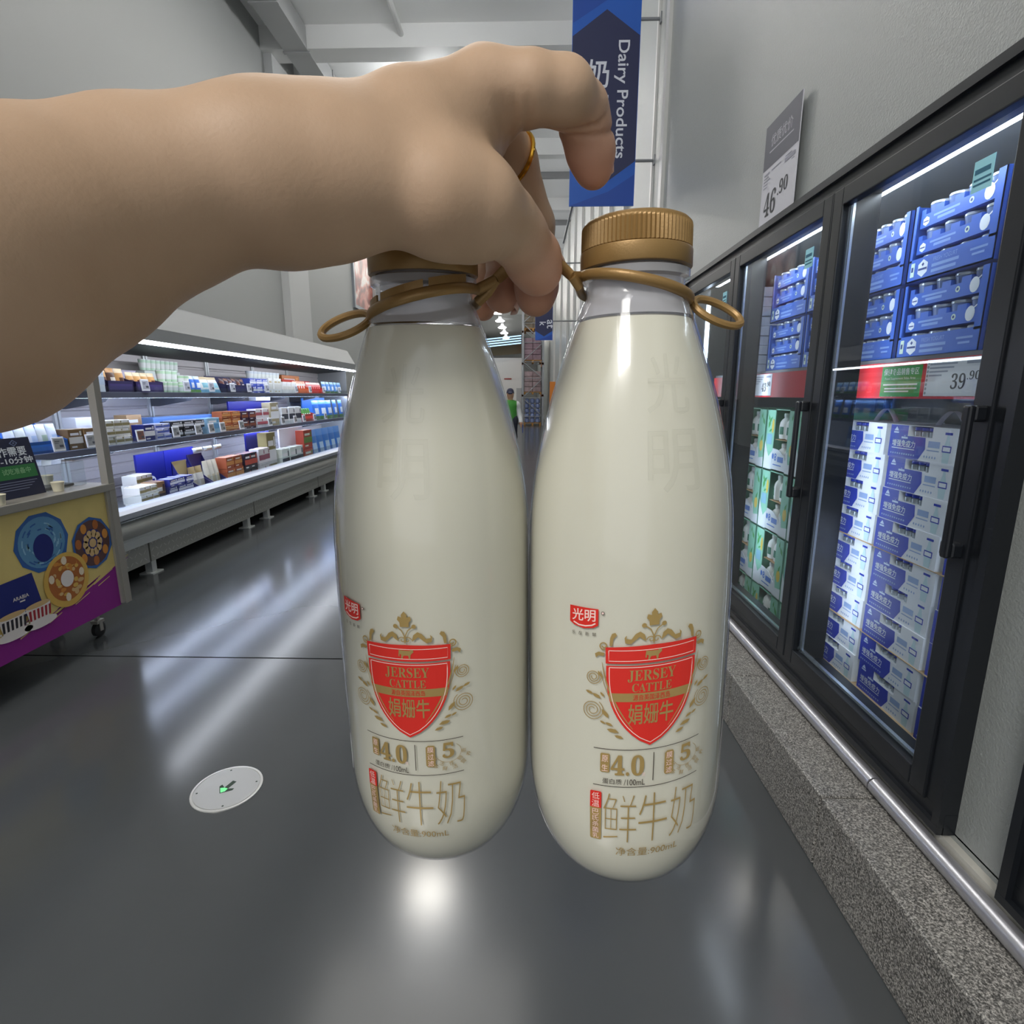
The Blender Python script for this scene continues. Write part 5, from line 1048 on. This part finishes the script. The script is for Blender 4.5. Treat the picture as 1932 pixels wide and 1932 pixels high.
for y in (26, 30, 34, 38, 42, 46, 50, 54): highbay(-1.9, y, lampf, 'white high-bay lamp in the far ceiling row seen below the fingertips', 'far row of high-bay lamps')
# pallet rack
rk = thing('pallet_rack', 'tall grey pallet rack with cross braces at the far end of the aisle', 'rack', (0, 28, 0)); rp_ = mat('rack_post', (150, 154, 160), .45, metal=.3)
for x in (-.20, .80):
    for y in (0, 2.6): MB().box((x, y, 0), (x + .09, y + .09, 6.6)).build('post', rp_, rk)
zb = [.45, 1.35, 2.3, 3.1, 4.0, 4.9, 5.8]
for y in (0, 2.6):
    br = MB()
    for i in range(len(zb) - 1):
        a, c = ((-.16, zb[i]), (.84, zb[i + 1])) if i % 2 else ((.84, zb[i]), (-.16, zb[i + 1])); br.tube([(a[0], y + .03, a[1]), (c[0], y + .03, c[1])], .022, 6); br.tube([(-.16, y + .03, zb[i]), (.84, y + .03, zb[i])], .018, 6)
    br.build('brace', rp_, rk)
for z in (1.42, 2.95, 4.45): MB().box((-.2, 0, z), (-.12, 2.7, z + .1)).build('beam', mat('rack_beam', (206, 120, 50), .5), rk); MB().box((.80, 0, z), (.88, 2.7, z + .1)).build('beam', MATS['rack_beam'], rk)
plm = mat('pallet_wood', (176, 130, 72), .7); p0 = None
for z, nm in ((.0, 'floor level'), (1.52, 'first beam'), (3.05, 'second beam'), (4.55, 'third beam')):
    if p0 is None:
        b = MB()
        for x in (-.10, .30, .68): b.box((x, .12, 0), (x + .09, 1.5, .10))
        for k in range(7): b.box((-.10, .12 + k * .2, .10), (.77, .28 + k * .2, .13))
        o = p0 = b.build('pallet', plm)
    else: o = p0.copy(); COL.objects.link(o)
    o.location = (0, 28, z); tag(o, 'wooden pallet on the far rack, %s' % nm, 'pallet')
shr = mat('shrink_wrap', (150, 128, 132), .3, coat=.4, bump=.5, bscale=7, var=.25, vscale=9)
for z, h, c, nm in ((1.652, 1.0, MATS['shrink_wrap'], 'first beam, wrapped in silver film'), (3.182, 1.05, mat('wrap_mauve', (136, 112, 124), .5, bump=.3, bscale=9, var=.2, vscale=14), 'second beam, mauve cartons'), (4.682, 1.1, mat('wrap_tan', (128, 116, 100), .5, bump=.3, bscale=9, var=.2, vscale=10), 'third beam, brown cartons')):
    b = MB()
    for i in range(4):
        for j in range(2): b.box((-.08 + j * .42, .16, i * h / 4), (.33 + j * .42, 1.45, (i + 1) * h / 4 - .01))
    o = b.build('wrapped_load', c, bevel=.02); o.location = (0, 28, z); tag(o, 'pallet load on the far rack, %s' % nm, 'pallet load')
j0 = None
for r in range(5):
    for k in range(3):
        for q in range(2):
            if j0 is None: o = j0 = MB().lathe([(0, .10), (.02, .12), (.16, .12), (.20, .09), (.215, .045), (.235, .045), (.236, .001)], 16).build('water_jug', mat('jug_blue', (118, 134, 178), .25, coat=.3), smooth=True)
            else: o = j0.copy(); COL.objects.link(o)
            o.location = (.06 + k * .27, 28.32 + q * .28, .131 + r * .242); tag(o, 'blue water jug in the stack at the foot of the far rack', 'water jug', 'water jugs on the far rack')
tag(MB().box((.93, 22, .0), (1.15, 22.1, 2.0)).build('orange_sign', mat('sign_orange', (222, 132, 44), .5)), 'tall orange sign leaning on the right wall beside the far rack', 'sign')

# far shop worker walking in the aisle
def body_sd(prims, k):
    def fn(P):
        d = None
        for a, b, r1, r2 in prims:
            e = cone_d(P, a, b, r1, r2); d = e if d is None else smin(d, e, k)
        return d
    return fn
body = [((0, 0, 1.40), (0, 0, 1.33), .055, .06), ((0, -.01, 1.48), (0, -.01, 1.53), .085, .092), ((0, -.075, 1.48), (0, -.1, 1.47), .02, .014), ((-.15, 0, 1.27), (.15, 0, 1.27), .07, .07), ((0, 0, 1.22), (0, 0, .98), .145, .125), ((-.05, 0, .90), (.05, 0, .90), .13, .13),
        ((-.18, 0, 1.26), (-.23, .03, 1.0), .052, .044), ((-.23, .03, 1.0), (-.22, -.06, .78), .042, .034), ((.18, 0, 1.26), (.24, .02, 1.0), .052, .044), ((.24, .02, 1.0), (.27, -.10, .80), .042, .034), ((.27, -.10, .80), (.275, -.13, .72), .032, .022), ((-.22, -.06, .78), (-.22, -.09, .70), .032, .022),
        ((-.09, 0, .86), (-.10, -.03, .46), .085, .058), ((-.10, -.03, .46), (-.10, .06, .09), .055, .042), ((-.10, .06, .06), (-.10, -.10, .045), .045, .038), ((.09, 0, .86), (.10, .05, .46), .085, .058), ((.10, .05, .46), (.10, -.02, .09), .055, .042), ((.10, -.02, .06), (.10, -.18, .045), .045, .038)]
V, Fc = nets(body_sd(body, .05), (-.36, -.26, -.02), (.36, .22, 1.66), .018)
pw = bpy.data.objects.new('person', skin_mesh('person', V, Fc, mat('person_skin', (190, 146, 120), .55))); COL.objects.link(pw)
pw.location = (-.385, 14.0, 0); tag(pw, 'far person in a green vest and dark cap walking between the two bottles', 'person')
def cloth(name, prims, lo, hi, m, label, k=.05):
    V, Fc = nets(body_sd(prims, k), lo, hi, .018); o = bpy.data.objects.new(name, skin_mesh(name, V, Fc, m)); COL.objects.link(o); o.parent = pw; o['label'] = label
cloth('shirt', [(a, b, r1 + .012, r2 + .012) for a, b, r1, r2 in body[3:5] + [body[6], body[8]] + [((-.23, .03, 1.0), (-.22, -.05, .82), .042, .038), ((.24, .02, 1.0), (.265, -.08, .84), .042, .038)]], (-.4, -.3, .7), (.4, .3, 1.45), mat('shirt_white', (226, 228, 230), .7), 'white long-sleeved shirt')
cloth('vest', [((-.13, 0, 1.27), (.13, 0, 1.27), .088, .088), ((0, 0, 1.22), (0, 0, .92), .168, .158)], (-.4, -.3, .7), (.4, .3, 1.45), mat('vest_green', (70, 150, 60), .7), 'green vest')
cloth('trousers', [(a, b, r1 + .014, r2 + .014) for a, b, r1, r2 in [body[5], body[12], body[13], body[15], body[16]]], (-.4, -.3, .02), (.4, .3, 1.1), mat('trousers_dark', (48, 52, 66), .8), 'dark trousers')
cloth('cap', [((0, .0, 1.555), (0, .0, 1.575), .098, .09), ((-.04, -.11, 1.545), (.04, -.11, 1.545), .022, .022), ((-.04, -.14, 1.54), (.04, -.14, 1.54), .016, .016)], (-.2, -.25, 1.45), (.2, .2, 1.72), mat('cap_navy', (52, 54, 78), .7), 'dark blue peaked cap', .03)
tag(MB().box((-.085, 13.76, .58), (-.06, 13.88, .78)).build('blue_folder', mat('folder_blue', (52, 70, 130), .5)), 'blue folder held in the far person\'s hand', 'folder')
